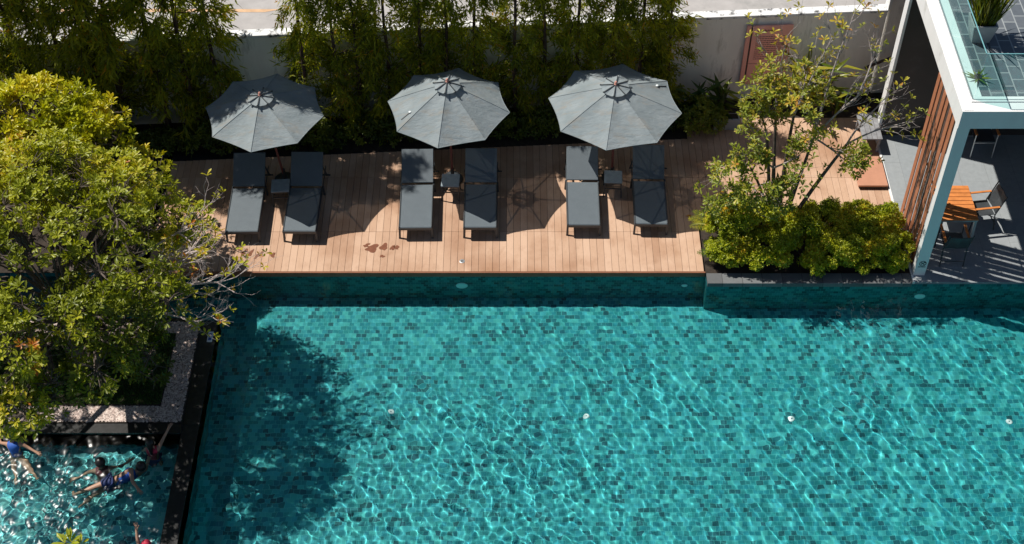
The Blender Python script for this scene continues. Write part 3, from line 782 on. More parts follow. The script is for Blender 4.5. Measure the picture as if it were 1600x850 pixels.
# ------------------------------------------------------------------ umbrellas
def umbrella(base, top, rad, ze, za, rot, label, strap=None):
    """base: foot on deck, top: apex xy; octagonal canopy"""
    t = empty('parasol', (base[0], base[1], 0), label, 'parasol', 'grey octagonal parasols on the deck')
    lx, ly = top[0] - base[0], top[1] - base[1]
    b = MB(); b.lathe((0, 0, 0), [(.22, 0), (.22, .03), (.20, .05), (.06, .06)], 20); b.lathe((0, 0, .06), [(.04, 0), (.035, .25)], 14); b.build('base', M['metal_dark'], t, True)
    b = MB(); b.tube([(0, 0, .06), (lx, ly, za + .05)], .024, 12); b.build('pole', M['pole_wood'], t, True)
    cv = empty_part = MB()
    n8 = 8; sub = 6; rings = 9
    h = za - ze
    def pt(k, s, f):  # rib k..k+1 mix s, radial f
        a0, a1 = rot + 2 * PI * k / n8, rot + 2 * PI * (k + 1) / n8
        p = Vector((math.cos(a0), math.sin(a0), 0)).lerp(Vector((math.cos(a1), math.sin(a1), 0)), s)
        mid = 4 * s * (1 - s)
        inward = 1 - .035 * mid * f * f
        z = za - h * (f ** 1.12) - .035 * mid * math.sin(min(1, f) * PI * .75)
        return Vector((lx * (z / za) + p.x * rad * f * inward, ly * (z / za) + p.y * rad * f * inward, z))
    v = []; fcs = []
    for k in range(n8):
        o = len(v)
        for j in range(rings + 1):
            f = .13 + .87 * j / rings
            for i in range(sub + 1): v.append(pt(k, i / sub, f))
        for j in range(rings):
            for i in range(sub):
                q = o + j * (sub + 1) + i
                fcs.append((q, q + sub + 1, q + sub + 2, q + 1))
    b = MB(); b.add(v, fcs); can = b.build('canopy', M['canopy'], t)
    me = can.data; me.shade_smooth()
    # hem and seams
    b = MB()
    for k in range(n8):
        pr = [pt(k, 0, .13 + .87 * j / 10) + Vector((0, 0, .004)) for j in range(11)]; b.tube(pr, .006, 5)
        b.tube([pt(k, i / sub, 1) for i in range(sub + 1)], .007, 5)
    b.build('seam', M['canopy'], can)
    # vent cap
    b = MB(); v = []; fcs = []
    for k in range(n8):
        o = len(v)
        for j in range(4):
            f = .02 + .20 * j / 3
            for i in range(5):
                p = pt(k, i / 4, f); s_ = i / 4; p.z = za + .055 - .32 * (f) * h * 1.5 - (.03 if 0 < i < 4 else 0) * j / 3; v.append(p)
        for j in range(3):
            for i in range(4):
                q = o + j * 5 + i; fcs.append((q, q + 5, q + 6, q + 1))
    b.add(v, fcs); cap = b.build('vent_cap', M['canopy'], t)
    b = MB()
    for k in range(n8):
        p0 = pt(k, 0, .02); p0.z = za + .06; p1 = pt(k, 0, .225); p1.z = za + .06 - .32 * .225 * h * 1.5
        b.bar(p0, p1, .018, .012); b.ball(p1, .018, 6)
    b.build('cap_rib', M['metal_dark'], cap)
    b = MB(); b.lathe((lx, ly, za + .04), [(.03, 0), (.035, .03), (.02, .05), (.03, .075), (.015, .1)], 12); b.build('finial', M['finial'], t, True)
    for k in range(n8):
        b = MB(); pr = [pt(k, 0, f) + Vector((0, 0, -.02)) for f in (.06, .3, .55, .8, .99)]
        b.tube(pr, .012, 6); q = pt(k, 0, .55) + Vector((0, 0, -.02)); zc = za - .75
        b.tube([q, (lx * zc / za, ly * zc / za, zc)], .009, 6); b.build('rib', M['pole_wood'], t)
    b = MB(); b.lathe((lx * .7, ly * .7, za - .80), [(.05, 0), (.05, .08)], 12); b.build('hub', M['plastic_dark'], t)
    if strap:
        k, s_, f = strap; p = pt(k, s_, f); b = MB()
        d = (pt(k, s_, min(1, f + .18)) - p)
        b.bar(p + Vector((0, 0, .012)), p + d + Vector((0, 0, .012)), .02, .006); st = b.build('strap', M['plastic_dark'], can)
        b = MB(); b.ball(p + Vector((0, 0, .025)), .03, 8, .6); b.build('clip', M['white_plastic'], st)
    return t
umbrella((-4.86, 22.28), (-5.06, 22.12), 1.22, 2.02, 2.42, R(-6), 'left parasol with tree shadows darkening half of its canopy')
umbrella((-1.27, 22.30), (-1.30, 22.30), 1.26, 2.02, 2.62, R(-8), 'middle parasol, evenly sunlit canopy with a strap hanging at its lower left', (4, .75, .72))
umbrella((2.14, 22.35), (2.09, 22.36), 1.37, 2.0, 2.50, R(-10), 'right parasol, the largest, brown streaks and a clip near its right edge', (0, .85, .78))

# ------------------------------------------------------------------ back row of slender trees
def slender_tree_meshes(seed, H, rad, dens, z0=.7):
    rg = np.random.RandomState(seed)
    b = MB(); lean = rg.uniform(-.12, .12, 2)
    pts = [(lean[0] * (z / H) + .03 * math.sin(z * 1.7 + seed), lean[1] * (z / H) * .5, z) for z in np.linspace(0, H * .97, 10)]
    b.tube(pts, [.05 - .038 * i / 9 for i in range(10)], 8)
    nb = int(26 * H / 6.5 * 1.7); Ps = []; Ds = []
    for i in range(nb):
        z = z0 + (H - z0) * (i + rg.rand()) / nb; th = rg.uniform(0, 2 * PI)
        fr = (z - z0) / (H - z0); r = rad * (.5 + .9 * math.sin(PI * min(1, fr * .8 + .2))) * rg.uniform(.6, 1.1)
        up = rg.uniform(.05, .45) * r
        q = []
        for s_ in np.linspace(0, 1, 6):
            q.append((pts[0][0] + lean[0] * z / H + math.cos(th) * r * s_, lean[1] * z / H * .5 + math.sin(th) * r * s_, z + up * math.sin(s_ * 2.3) - .45 * r * s_ ** 2.2))
        b.tube(q, [.012, .010, .008, .006, .004, .002], 5)
        q = np.array(q); m = int(dens * 1.75 * (.6 + r))
        s_ = rg.uniform(.15, 1.0, m) ** .8 * 5; k = np.minimum(s_.astype(int), 4); fr2 = (s_ - k)[:, None]
        p = q[k] * (1 - fr2) + q[k + 1] * fr2
        p = p + rg.normal(0, .055, (m, 3)) + np.array([0, 0, -1]) * np.abs(rg.normal(0, .2, m))[:, None]
        d = np.stack([math.cos(th) * .5 + rg.normal(0, .5, m), math.sin(th) * .5 + rg.normal(0, .5, m), rg.uniform(-1.3, .1, m)], 1)
        Ps.append(p); Ds.append(d)
    P = np.concatenate(Ps); D = np.concatenate(Ds)
    return b, P, D, rg
rows = [(-10.72, 0), (-10.27, 0), (-9.44, 0), (-8.87, 0), (-8.37, 0), (-7.56, 0), (-6.89, 0), (-6.31, 0)]
rows2 = [-4.44, -3.72, -3.27, -2.67, -1.94, -1.41, -.82, .07, .71, 1.4, 2.14, 2.77, 3.40]
variants = []
for vi, (H, rad, dens, z0) in enumerate([(7.2, .50, 62, .55), (6.8, .46, 66, .9), (7.5, .52, 60, .4), (7.0, .48, 64, .7)]):
    b, P, D, rg = slender_tree_meshes(31 + vi, H, rad, dens, z0)
    tr = b.build('trunk', M['bark_dark'], None, True)
    n = len(P)
    val = np.clip(.45 + .3 * pnoise(P, 1.6, vi * 7) + rg.normal(0, .2, n), 0, 1)
    fo = leaves('foliage', P, D, rg.normal(size=(n, 3)) + np.array([0, -.3, .6]), rg.uniform(.11, .21, n), rg.uniform(.024, .038, n), val, M['leaf_bamboo'], None, 'lance', .2)
    variants.append((tr, fo))
ORD = ['first', 'second', 'third', 'fourth', 'fifth', 'sixth', 'seventh', 'eighth', 'ninth', 'tenth', 'eleventh', 'twelfth', 'thirteenth']
used = set()
def place_tree(x, label, sc, rz, vi, group):
    t = empty('slender_tree', (x, wallY(x) - .48, 0), label, 'tree', group, rz); t.scale = (sc[0], sc[0], sc[1])
    if -8.9 < x < -7: t.scale = (1.45, 1.45, 1.12)
    for src in variants[vi]:
        if src.name in used: c = src.copy(); COL.objects.link(c)
        else: c = src; used.add(src.name)
        c.parent = t
rr = random.Random(3)
for i, (x, _) in enumerate(rows):
    place_tree(x, '%s slender drooping tree from the left in the row left of the wall gap' % ORD[i], (1.12, 1.13), rr.uniform(0, 6), i % 4, 'slender trees left of the wall gap')
for i, x in enumerate(rows2):
    h = .88 if i < 9 else .84 - .05 * (i - 9)
    place_tree(x, '%s slender drooping tree right of the wall gap, counted from the left' % ORD[i], (1.0, h), rr.uniform(0, 6), (i * 3 + 1) % 4, 'slender trees right of the wall gap')

# low hedge under the trees
def cloud(name, centres, rads, nros, k, L, Wd, mat, parent, rg, vbase=.4, vamp=.3, up=.6, zmin=-.3, spread=(.4, 1.2), shell=.8, shape='obovate', vj=.1, hole=.0):
    C = []; A = []
    tot = sum(r[0] * r[1] + r[0] * r[2] + r[1] * r[2] for r in rads)
    for c, r in zip(centres, rads):
        m = max(4, int(nros * (r[0] * r[1] + r[0] * r[2] + r[1] * r[2]) / tot))
        s_ = sph(rg, m, zmin); rr_ = rg.uniform(shell, 1.05, m)[:, None]
        C.append(np.array(c) + s_ * np.array(r) * rr_); a = s_ / np.array(r) ; a = nrm(a); A.append(a + np.array([0, 0, up]) + rg.normal(0, .25, (m, 3)))
    C = np.concatenate(C); A = np.concatenate(A)
    nz = pnoise(C, 2.2, 3.1)
    if hole: keep = pnoise(C, 3.5, 9.0) > -hole; C, A, nz = C[keep], A[keep], nz[keep]
    P, D, N, LL, WW, VV = rosettes(C, A, k, rg, L, Wd, spread, vbase + vamp * nz, vj)
    return leaves(name, P, D, N, LL, WW, VV, mat, parent, shape), C
t = empty('hedge', (-1.5, 24.0, 0), 'low dark hedge along the back of the deck under the slender trees', 'hedge')
rg = np.random.RandomState(77); cs = []; rs = []
x = -9.3
while x < 3.9:
    cs.append((x + 1.5, wallY(x) - .85 - 24.0 + rg.uniform(-.08, .08), rg.uniform(.12, .28))); s_ = rg.uniform(.22, .36); rs.append((s_, s_ * .9, s_ * 1.2)); x += rg.uniform(.2, .32)
cloud('foliage', cs, rs, 5200, 6, .085, .035, M['leaf_hedge'], t, rg, .4, .5)
b = MB()
for c, r in zip(cs, rs):
    for q in range(4):
        e = (c[0] + rg.uniform(-.2, .2), c[1] + rg.uniform(-.15, .15), c[2] + .2); b.tube([(c[0], c[1], -.03), e], [.012, .005], 5)
b.build('stems', M['bark_dark'], t)

# ginger-like plants by the notice board
def blade_plant(name, loc, label, n, L, Wd, seed, h=.5, vb=.5, mat='leaf_palm', group=None, cat='plant'):
    t = empty(name, loc, label, cat, group); rg = np.random.RandomState(seed)
    b = MB(); P = []; D = []; LL = []
    for s_ in range(max(3, n // 6)):
        th = rg.uniform(0, 6.28); lean = rg.uniform(.05, .35); hh = h * rg.uniform(.7, 1.2)
        top = np.array([math.cos(th) * lean * hh, math.sin(th) * lean * hh, hh]); b.tube([(0, 0, 0), top * .5, top], [.014, .012, .006], 6)
        for q in range(7):
            f = .35 + .65 * q / 6; a2 = th + (q % 2) * PI + rg.uniform(-.6, .6)
            P.append(top * f); D.append((math.cos(a2), math.sin(a2), rg.uniform(.4, 1.1))); LL.append(L * rg.uniform(.7, 1.1))
    b.build('stem', M['leaf_hedge'] if mat != 'leaf_palm' else M['bark_dark'], t)
    m = len(P); leaves('blades', P, D, np.tile([0, 0, 1.], (m, 1)) + rg.normal(0, .2, (m, 3)), LL, Wd, vb + rg.normal(0, .2, m), M[mat], t, 'lance', .35)
    return t
blade_plant('ginger_plant', (4.05, 24.15, 0), 'dark broad bladed plant against the wall just right of the tree row', 30, .52, .085, 4, .75, .1)
blade_plant('ginger_plant', (4.62, 24.25, 0), 'broad bladed green plant immediately left of the notice board', 34, .55, .09, 5, .8, .35)
blade_plant('ginger_plant', (4.45, 24.02, .0), 'low yellow green bladed plant growing before the grey planter block', 24, .35, .06, 6, .4, .85)
blade_plant('ginger_plant', (6.35, 24.45, .0), 'tall plant with golden blades behind the multi stemmed tree', 30, .6, .11, 7, 1.35, .95)
blade_plant('ginger_plant', (6.75, 24.45, .0), 'tall bright green bladed plant right of the golden one behind the bare tree', 30, .6, .10, 9, 1.2, .55)
blade_plant('ginger_plant', (7.2, 24.35, .0), 'low yellow green bladed plant at the wall foot near the grey bench', 24, .42, .08, 12, .55, .75)
t = empty('planter_block', (4.75, 24.0, 0), 'small grey concrete planter block at the foot of the wall', 'planter')
b = MB(); b.box(-.28, .28, -.12, .12, 0, .3, bev=.01); b.build('shell', M['planter_white'], t)
b = MB(); b.box(-.24, .24, -.08, .08, .3015, .31); b.build('soil', M['soil'], t)
# small shrubs by the wall foot
t = empty('wall_shrub', (4.1, 23.85, 0), 'low dark green shrub beside the deck corner at the end of the hedge', 'shrub'); rg = np.random.RandomState(21)
cloud('foliage', [(-.1, 0, .25), (.3, .1, .25), (0, .2, .45)], [(.3, .3, .3)] * 3, 420, 6, .08, .035, M['leaf_hedge'], t, rg, .8, .5)
b = MB()
for q in range(8): b.tube([(rg.uniform(-.1, .3), 0, -.02), (rg.uniform(-.3, .5), rg.uniform(-.2, .2), .5)], [.012, .004], 5)
b.build('stems', M['bark_dark'], t)

# ------------------------------------------------------------------ planter shrubs (pool side)
def shrub(loc, label, parts, nros, seed, L=.044, vb=.55):
    t = empty('shrub', loc, label, 'shrub', 'clipped shrubs in the poolside planter'); rg = np.random.RandomState(seed)
    cs = []; rs = []; b = MB()
    for (x, y, z, r) in parts:
        for q in range(22):
            d = sph(rg, 1, -.2)[0] * rg.uniform(.75, 1.1); c = np.array([x, y, z]) + d * np.array([r, r * .85, r * .75]) * .9
            cs.append(tuple(c)); s_ = r * rg.uniform(.16, .42); rs.append((s_, s_, s_ * .8))
            b.tube([(x * .6, y * .6, 0), (x, y, z * .5), tuple(c)], [.02, .014, .004], 5)
    b.build('stems', M['bark_dark'], t)
    cloud('foliage', cs, rs, nros, 6, L, L * .55, M['leaf_shrub'], t, rg, vb, .5, .5, -.5, vj=.16, shell=.45)
    return t
shrub((4.75, 20.1, 0), 'tall left shrub of the poolside planter below the multi stemmed tree', [(-.35, -.25, .4, .45), (.1, .2, .75, .5), (-.2, .35, .85, .45), (.35, -.3, .4, .48), (-.5, .1, .7, .36), (0, -.42, .25, .3), (-.45, -.35, .3, .3), (.7, .05, .45, .42)], 15000, 1)
shrub((6.15, 20.08, 0), 'middle shrub of the poolside planter, rounded and widest', [(-.4, -.1, .45, .5), (.05, .25, .6, .55), (.35, -.25, .4, .5), (0, -.42, .25, .34), (-.5, .3, .6, .4), (.55, .3, .55, .4)], 11500, 2)
shrub((7.3, 20.08, 0), 'right shrub of the poolside planter next to the white column', [(-.2, .3, .55, .52), (.2, .35, .5, .45), (.2, -.2, .4, .48), (-.3, -.35, .3, .38), (.35, -.42, .22, .26)], 11500, 3)
def frond_plant(loc, label, seed, n=7, L=.55, vb=.8):
    t = empty('fern_palm', loc, label, 'plant'); rg = np.random.RandomState(seed); b = MB(); P = []; D = []; LL = []
    for q in range(n):
        th = 2.2 + rg.uniform(-1.3, 1.5); el = rg.uniform(.5, 1.0)
        pts = [np.array([math.cos(th) * L * s_, math.sin(th) * L * s_, L * (s_ * el - .55 * s_ * s_)]) for s_ in np.linspace(0, 1, 9)]
        b.tube(pts, [.007 - .0006 * i for i in range(9)], 5)
        for i in range(1, 9):
            for sg in (-1, 1):
                for e in (0, .5):
                    p = pts[i] * (1 - e) + pts[i - 1] * e; a2 = th + sg * 1.0
                    P.append(p); D.append((math.cos(a2), math.sin(a2), .1)); LL.append(.17 * math.sin(PI * (i / 10 + .1)))
    b.build('rachis', M['leaf_hedge'], t); m = len(P)
    leaves('leaflets', P, D, np.tile([0, 0, 1.], (m, 1)), LL, .02, vb + rg.normal(0, .12, m), M['leaf_palm'], t, 'lance', .2)
frond_plant((4.12, 20.35, .45), 'feathery yellow green palm fronds leaning out of the left shrub', 3, 10)
frond_plant((4.2, 19.85, .15), 'low dark feathery fronds at the left foot of the planter', 5, 7, .45, .25)

# ------------------------------------------------------------------ multi stemmed sparse tree
t = empty('multi_stemmed_tree', (5.45, 20.7, 0), 'sparse multi stemmed tree with bare grey twigs in the poolside planter', 'tree')
rg = np.random.RandomState(12); rr = random.Random(12)
O = np.array([5.45, 20.7, 0])
limb = []; tips = []
def crv(p, q, bow, n=7):
    p, q = np.array(p, float), np.array(q, float); m = (p + q) / 2 + np.array(bow)
    return [(1 - s) ** 2 * p + 2 * s * (1 - s) * m + s * s * q for s in np.linspace(0, 1, n)]
stems = [((5.32, 20.70, 0), (4.98, 20.9, 2.4), .05), ((5.40, 20.74, 0), (5.12, 21.2, 3.0), .05), ((5.46, 20.70, 0), (5.44, 21.0, 2.9), .055), ((5.52, 20.66, 0), (5.80, 20.6, 2.7), .05),
         ((5.58, 20.66, 0), (6.40, 20.4, 2.7), .052), ((5.36, 20.64, 0), (4.62, 20.45, 2.1), .04), ((5.44, 20.62, 0), (5.1, 20.5, 2.0), .04)]
b = MB(); bg = MB(); bt = MB()
for p, q, r in stems:
    c = crv(p, q, (rr.uniform(-.1, .1), rr.uniform(-.1, .1), rr.uniform(0, .3))); c = [x - O for x in c]
    b.tube(c, [r * (1 - .5 * i / 6) for i in range(7)], 8)
def twig(bb, p, d, L, r, depth, tips, spread=.65, bend=.25):
    d = Vector(d).normalized(); p = Vector(p); pts = [p.copy()]
    for i in range(4):
        d = (d + Vector((rr.uniform(-1, 1), rr.uniform(-1, 1), rr.uniform(-.8, 1))) * bend).normalized(); p = p + d * L / 4; pts.append(p.copy())
    bb.tube(pts, [r, r * .85, r * .72, r * .6, r * .45], 5)
    if depth == 0: tips.append((p.copy(), d.copy())); return
    for k in range(rr.choice((2, 2, 3))):
        nd = (d + Vector((rr.uniform(-1, 1), rr.uniform(-1, 1), rr.uniform(-.6, 1))) * spread).normalized()
        twig(bb, pts[rr.choice((2, 3, 4))], nd, L * rr.uniform(.6, .85), r * .55, depth - 1, tips, spread, bend)
    tips.append((pts[2].copy(), d.copy()))
limbs2 = [((4.98, 20.9, 2.4), (4.55, 20.7, 2.9), 1), ((4.98, 20.9, 2.4), (4.75, 20.9, 3.1), 1), ((5.12, 21.2, 3.0), (5.13, 21.3, 4.6), 0), ((5.12, 21.2, 3.0), (5.0, 21.3, 3.9), 0),
          ((5.44, 21.0, 2.9), (5.64, 21.4, 3.6), 0), ((5.44, 21.0, 2.9), (5.87, 21.0, 4.77), 0), ((5.80, 20.6, 2.7), (6.46, 20.6, 3.73), 0), ((5.80, 20.6, 2.7), (6.22, 21.2, 4.98), 0),
          ((6.40, 20.4, 2.7), (6.97, 20.6, 3.58), 0), ((6.40, 20.4, 2.7), (7.30, 20.5, 3.11), 0), ((4.62, 20.45, 2.1), (4.35, 20.3, 2.2), 1), ((5.1, 20.5, 2.0), (4.8, 20.2, 2.5), 1), ((5.1, 20.5, 2.0), (5.5, 20.2, 2.6), 1),
          ((5.8, 20.6, 2.7), (6.35, 20.2, 2.5), 1), ((6.46, 20.6, 3.73), (6.7, 21.0, 4.6), 0), ((5.44, 21.0, 2.9), (5.1, 20.9, 3.6), 1), ((5.8, 20.6, 2.7), (5.7, 20.4, 3.4), 1), ((4.7, 20.5, 1.6), (4.4, 20.3, 1.5), 1), ((4.7, 20.5, 1.6), (4.75, 20.1, 1.7), 1), ((4.9, 20.5, 1.5), (5.15, 20.2, 1.9), 1)]
leaf_t = []; bare_t = []
for p, q, lf in limbs2:
    c = [x - O for x in crv(p, q, (rr.uniform(-.1, .1), rr.uniform(-.1, .1), rr.uniform(0, .15)))]
    bg.tube(c, [.022 * (1 - .09 * i) for i in range(7)], 7)
    dirn = Vector(c[-1] - c[-3])
    for k in range(5):
        f = rr.choice((2, 3, 4, 5, 6)); twig(bg, c[f], dirn.normalized() + Vector((rr.uniform(-1, 1), rr.uniform(-1, 1), rr.uniform(-.4, .8))) * .8, rr.uniform(.3, .55), .0095, 2, leaf_t if lf else bare_t)
b.build('trunk', M['bark'], t, True); bg.build('branches', M['bark_grey'], t)
rr.shuffle(bare_t)
tp = leaf_t + bare_t[:int(len(bare_t) * .36)]
C = np.array([x[0] for x in tp]); A = np.array([x[1] for x in tp]) + np.array([0, 0, .5])
C = np.concatenate([C, C[:len(leaf_t)] + rg.normal(0, .07, (len(leaf_t), 3))]); A = np.concatenate([A, A[:len(leaf_t)]])
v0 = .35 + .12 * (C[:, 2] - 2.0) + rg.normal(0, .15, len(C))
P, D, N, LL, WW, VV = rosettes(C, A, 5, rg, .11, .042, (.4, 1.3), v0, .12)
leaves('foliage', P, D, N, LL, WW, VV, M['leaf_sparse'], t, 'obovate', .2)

# ------------------------------------------------------------------ big rosette tree on the island
def big_tree(name, base, label, clumps, nros, seed, mat, L, Wd, k, valf, trunk_r=.16, fork=(0, 0, 1.5), up=.7, shell=.75, spread=(.5, 1.25)):
    t = empty(name, base, label, 'tree'); rg = np.random.RandomState(seed); B = np.array(base, float)
    b = MB(); F = np.array(fork, float)
    b.tube([(0, 0, -.05), F * .35 + np.array([.03, 0, 0]), F * .7, F], [trunk_r * 1.3, trunk_r, trunk_r * .9, trunk_r * .8], 12); b.build('trunk', M['bark'], t, True)
    b = MB(); Cs = []; As = []
    ext = max(math.hypot(c[0] - base[0], c[1] - base[1]) for c in clumps) * .5; hz_ = sum(c[2] for c in clumps) / len(clumps)
    for q in range(8):
        e = F + np.array([math.cos(q * PI / 4) * ext, math.sin(q * PI / 4) * ext, (hz_ - F[2]) * .6]); cv = crv(F, e, (0, 0, -.1)); b.tube(cv, [.08 - .009 * i for i in range(7)], 7)
    for (x, y, z, r) in clumps:
        c = np.array([x, y, z]) - B
        th_ = round(math.atan2(c[1] - F[1], c[0] - F[0]) / (PI / 4)) * PI / 4; rr0 = math.hypot(c[0] - F[0], c[1] - F[1]) * .45
        hub = F + np.array([math.cos(th_) * rr0, math.sin(th_) * rr0, (c[2] - F[2]) * .5]) if rr0 > .3 else F
        cv = crv(hub, c, (0, 0, .1)); b.tube(cv, [.03 - .003 * i for i in range(7)], 6)
        m = max(6, int(nros * r * r))
        s_ = sph(rg, m, -.55); pr = c + s_ * np.array([r, r, r * .8]) * rg.uniform(shell, 1.08, m)[:, None]
        Cs.append(pr); As.append(s_ + np.array([0, -.15, up]) + rg.normal(0, .28, (m, 3)))
        for q in pr[::4]:
            b.tube([cv[-1] + (q - cv[-1]) * 0, (cv[-1] + q) / 2 + rg.normal(0, .05, 3), q], [.013, .009, .004], 4, cap=False)
    b.build('limbs', M['limb'], t)
    C = np.concatenate(Cs); A = np.concatenate(As)
    keep = pnoise(C, 1.9, seed) > -.14; C, A = C[keep], A[keep]
    v = valf(C + B, rg)
    P, D, N, LL, WW, VV = rosettes(C, A, k, rg, L, Wd, spread, v, .07)
    leaves('foliage', P, D, N, LL, WW, VV, mat, t, 'obovate', .18)
    return t
rg = np.random.RandomState(50); cl = []
# crown of the island tree: clumps on a broad dome
for q in sph(rg, 165, -.12):
    k_ = rg.uniform(.82, 1.04)
    cl.append((-8.5 + 3.0 * q[0] * k_, 16.85 + 2.7 * q[1] * k_, 2.45 + 2.1 * q[2] * k_, rg.uniform(.36, .58)))
def fix(c):
    # keep the small pool's west side in the sun: lower, farther clumps there
    x, y, z, r = c
    def sh(x, y, z): return x + .6 * z < -6.9 and y - .235 * z < 15.95
    if sh(x, y, z):
        k_ = (21 - 1.6) / (21 - z); x, y, z = x * k_, y * k_, 1.6 + .3 * (z - 2)
        if sh(x, y, z): return None
    if x > -6.6 and 16.3 < y < 17.5 and z < 3.1: return None
    if x > -6.6 and y < 15.2 and z < 2.6: return None
    return (x, y, z, r)
cl = [q for q in map(fix, cl) if q]
# drooping skirt over the small pool and the island's east side
for i in range(16):
    x = rg.uniform(-8.8, -6.6); y = 14.3 + .25 * abs(x + 8.3) + rg.uniform(-.15, .5); cl.append((x, y, rg.uniform(1.9, 2.6), rg.uniform(.2, .32)))
for i in range(44):
    cl.append((rg.uniform(-7.9, -6.1), rg.uniform(15.3, 17.6), rg.uniform(1.3, 2.9), rg.uniform(.16, .34)))
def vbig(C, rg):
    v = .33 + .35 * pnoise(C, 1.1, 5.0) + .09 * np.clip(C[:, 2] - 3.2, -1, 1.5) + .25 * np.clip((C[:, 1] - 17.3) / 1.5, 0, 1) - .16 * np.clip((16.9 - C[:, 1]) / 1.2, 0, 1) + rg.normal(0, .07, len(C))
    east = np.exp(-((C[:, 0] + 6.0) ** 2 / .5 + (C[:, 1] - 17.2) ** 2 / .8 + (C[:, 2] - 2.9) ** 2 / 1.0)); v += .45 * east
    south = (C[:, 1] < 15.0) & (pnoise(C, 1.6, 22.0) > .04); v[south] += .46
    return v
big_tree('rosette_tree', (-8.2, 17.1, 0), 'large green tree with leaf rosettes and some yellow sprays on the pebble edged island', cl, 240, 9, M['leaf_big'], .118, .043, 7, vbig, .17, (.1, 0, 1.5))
# dead twigs reaching over the pool, part of the island tree
tree = [o for o in bpy.data.objects if o.name.startswith('rosette_tree')][0]
rr = random.Random(44); bt = MB(); tw = []
B = Vector((-8.2, 17.1, 0))
starts = [((-6.9, 17.0, 2.5), (-5.9, 17.05, 2.9)), ((-6.9, 17.1, 2.6), (-5.45, 17.3, 3.0)), ((-6.9, 16.8, 2.3), (-5.35, 16.8, 2.7)), ((-6.9, 16.7, 2.2), (-5.5, 16.35, 2.2)), ((-6.9, 17.2, 2.6), (-5.7, 17.8, 3.1)), ((-6.9, 16.9, 2.4), (-5.2, 17.0, 2.5))]
for p, q in starts:
    c = crv(Vector(p) - B, Vector(q) - B, (0, 0, .1)); bt.tube(c, [.03 - .0025 * i for i in range(7)], 6)
    for k in range(6):
        twig(bt, c[rr.choice((3, 4, 5, 6))], Vector((1, rr.uniform(-.8, .9), rr.uniform(-.5, .7))), rr.uniform(.34, .52), .013, 3, tw, .6, .28)
bt.build('bare_twigs', M['twig'], tree)
rr.shuffle(tw); tq = tw[:90]; rg = np.random.RandomState(5)
C = np.array([x[0] for x in tq]); A = np.array([x[1] for x in tq]) + np.array([0, 0, .6])
P, D, N, LL, WW, VV = rosettes(C, A, 4, rg, .11, .045, (.5, 1.2), .78 + rg.normal(0, .12, len(C)), .06)
leaves('sparse_leaves', P, D, N, LL, WW, VV, M['leaf_big'], tree, 'obovate', .2)

# yellow tree behind it
rg = np.random.RandomState(61); cl = []
for i in range(95):
    th = rg.uniform(0, 2 * PI); rr_ = math.sqrt(rg.uniform(0, 1)); x = -9.3 + 2.3 * rr_ * math.cos(th); y = 20.5 + 1.15 * rr_ * math.sin(th)
    z = 1.9 + 1.75 * math.sqrt(max(0, 1 - rr_ ** 2)) + rg.uniform(-.12, .12); cl.append((x, y, z, rg.uniform(.28, .42)))
def vyel(C, rg): return .60 + .5 * pnoise(C, 1.5, 2.0) + .12 * np.clip(C[:, 2] - 2.8, -1, 1) + rg.normal(0, .1, len(C))
big_tree('yellow_tree', (-9.3, 20.5, 0), 'dense bright yellow leaved tree at the far left behind the green tree', cl, 190, 15, M['leaf_yellow'], .14, .046, 7, vyel, .14, (0, 0, 1.0), .9, .7, (.35, 1.1))
# nearby leaf tuft at the bottom
t = empty('leaf_tuft', (-6.60, 11.60, 0), 'isolated yellow green leaf rosette on a thin stem rising before the small pool', 'plant')
b = MB(); b.tube([(0, 0, -.85), (.02, .03, 1.4), (-.0, .0, 2.85)], [.03, .025, .012], 8); b.build('stem', M['bark'], t, True); t.location = (-6.5, 11.42, 0)
rg = np.random.RandomState(3)
C = np.array([(0, 0, 2.9), (-.12, .05, 2.82), (.13, .0, 2.84), (.05, -.1, 2.75)]); A = np.array([(0, -.1, 1.), (-.6, 0, 1), (.6, .1, 1), (0, -.6, 1)])
P, D, N, LL, WW, VV = rosettes(C, A, 11, rg, .19, .05, (.6, 1.35), np.array([.55, .6, .7, .65]), .08)
leaves('foliage', P, D, N, LL, WW, VV, M['leaf_big'], t, 'obovate', .15)

# ------------------------------------------------------------------ pool fittings
for i, (x, y, lab) in enumerate([(-2.30, 16.68, 'round white floor inlet in the pool nearest the tree shadow'), (1.42, 16.56, 'second round white floor inlet from the left in the sunlit pool'), (5.33, 16.50, 'third round white floor inlet from the left in the sunlit pool'), (9.45, 16.42, 'round white floor inlet at the far right of the pool')]):
    t = empty('floor_inlet', (x, y, DEP), lab, 'pool fitting', 'round white inlets on the pool floor')
    b = MB(); b.lathe((0, 0, 0), [(.06, .002), (.06, .012), (.05, .02), (.02, .022)], 18); caust(b.build('disc', M['shell_dot'], t))
    b = MB(); b.lathe((0, 0, .0225), [(.014, 0), (.012, .003)], 10); b.build('screw', M['metal_light'], t)
for x, y, r, lab in [(-1.02, DY, .11, 'oval underwater lamp in the pool wall below the middle deck'), (3.50, DY, .05, 'small underwater fitting in the wall near the planter corner'), (8.22, 19.27, .10, 'oval underwater lamp in the pool wall below the white column')]:
    t = empty('pool_lamp', (x, y, -.52), lab, 'pool lamp', 'round fittings in the pool wall')
    b = MB(); pr = []
    ring = [(r * math.cos(2 * PI * k / 20), -.012, r * math.sin(2 * PI * k / 20)) for k in range(21)]
    b.tube(ring, .012, 6, cap=False); caust(b.build('rim', M['white_plastic'], t))
    b = MB(); v = [(0, -.03, 0)] + [((r - .01) * math.cos(2 * PI * k / 20), -.012, (r - .01) * math.sin(2 * PI * k / 20)) for k in range(20)]
    b.add(v, [(0, 1 + k, 1 + (k + 1) % 20) for k in range(20)]); caust(b.build('lens', M['shell_dot'], t, True))
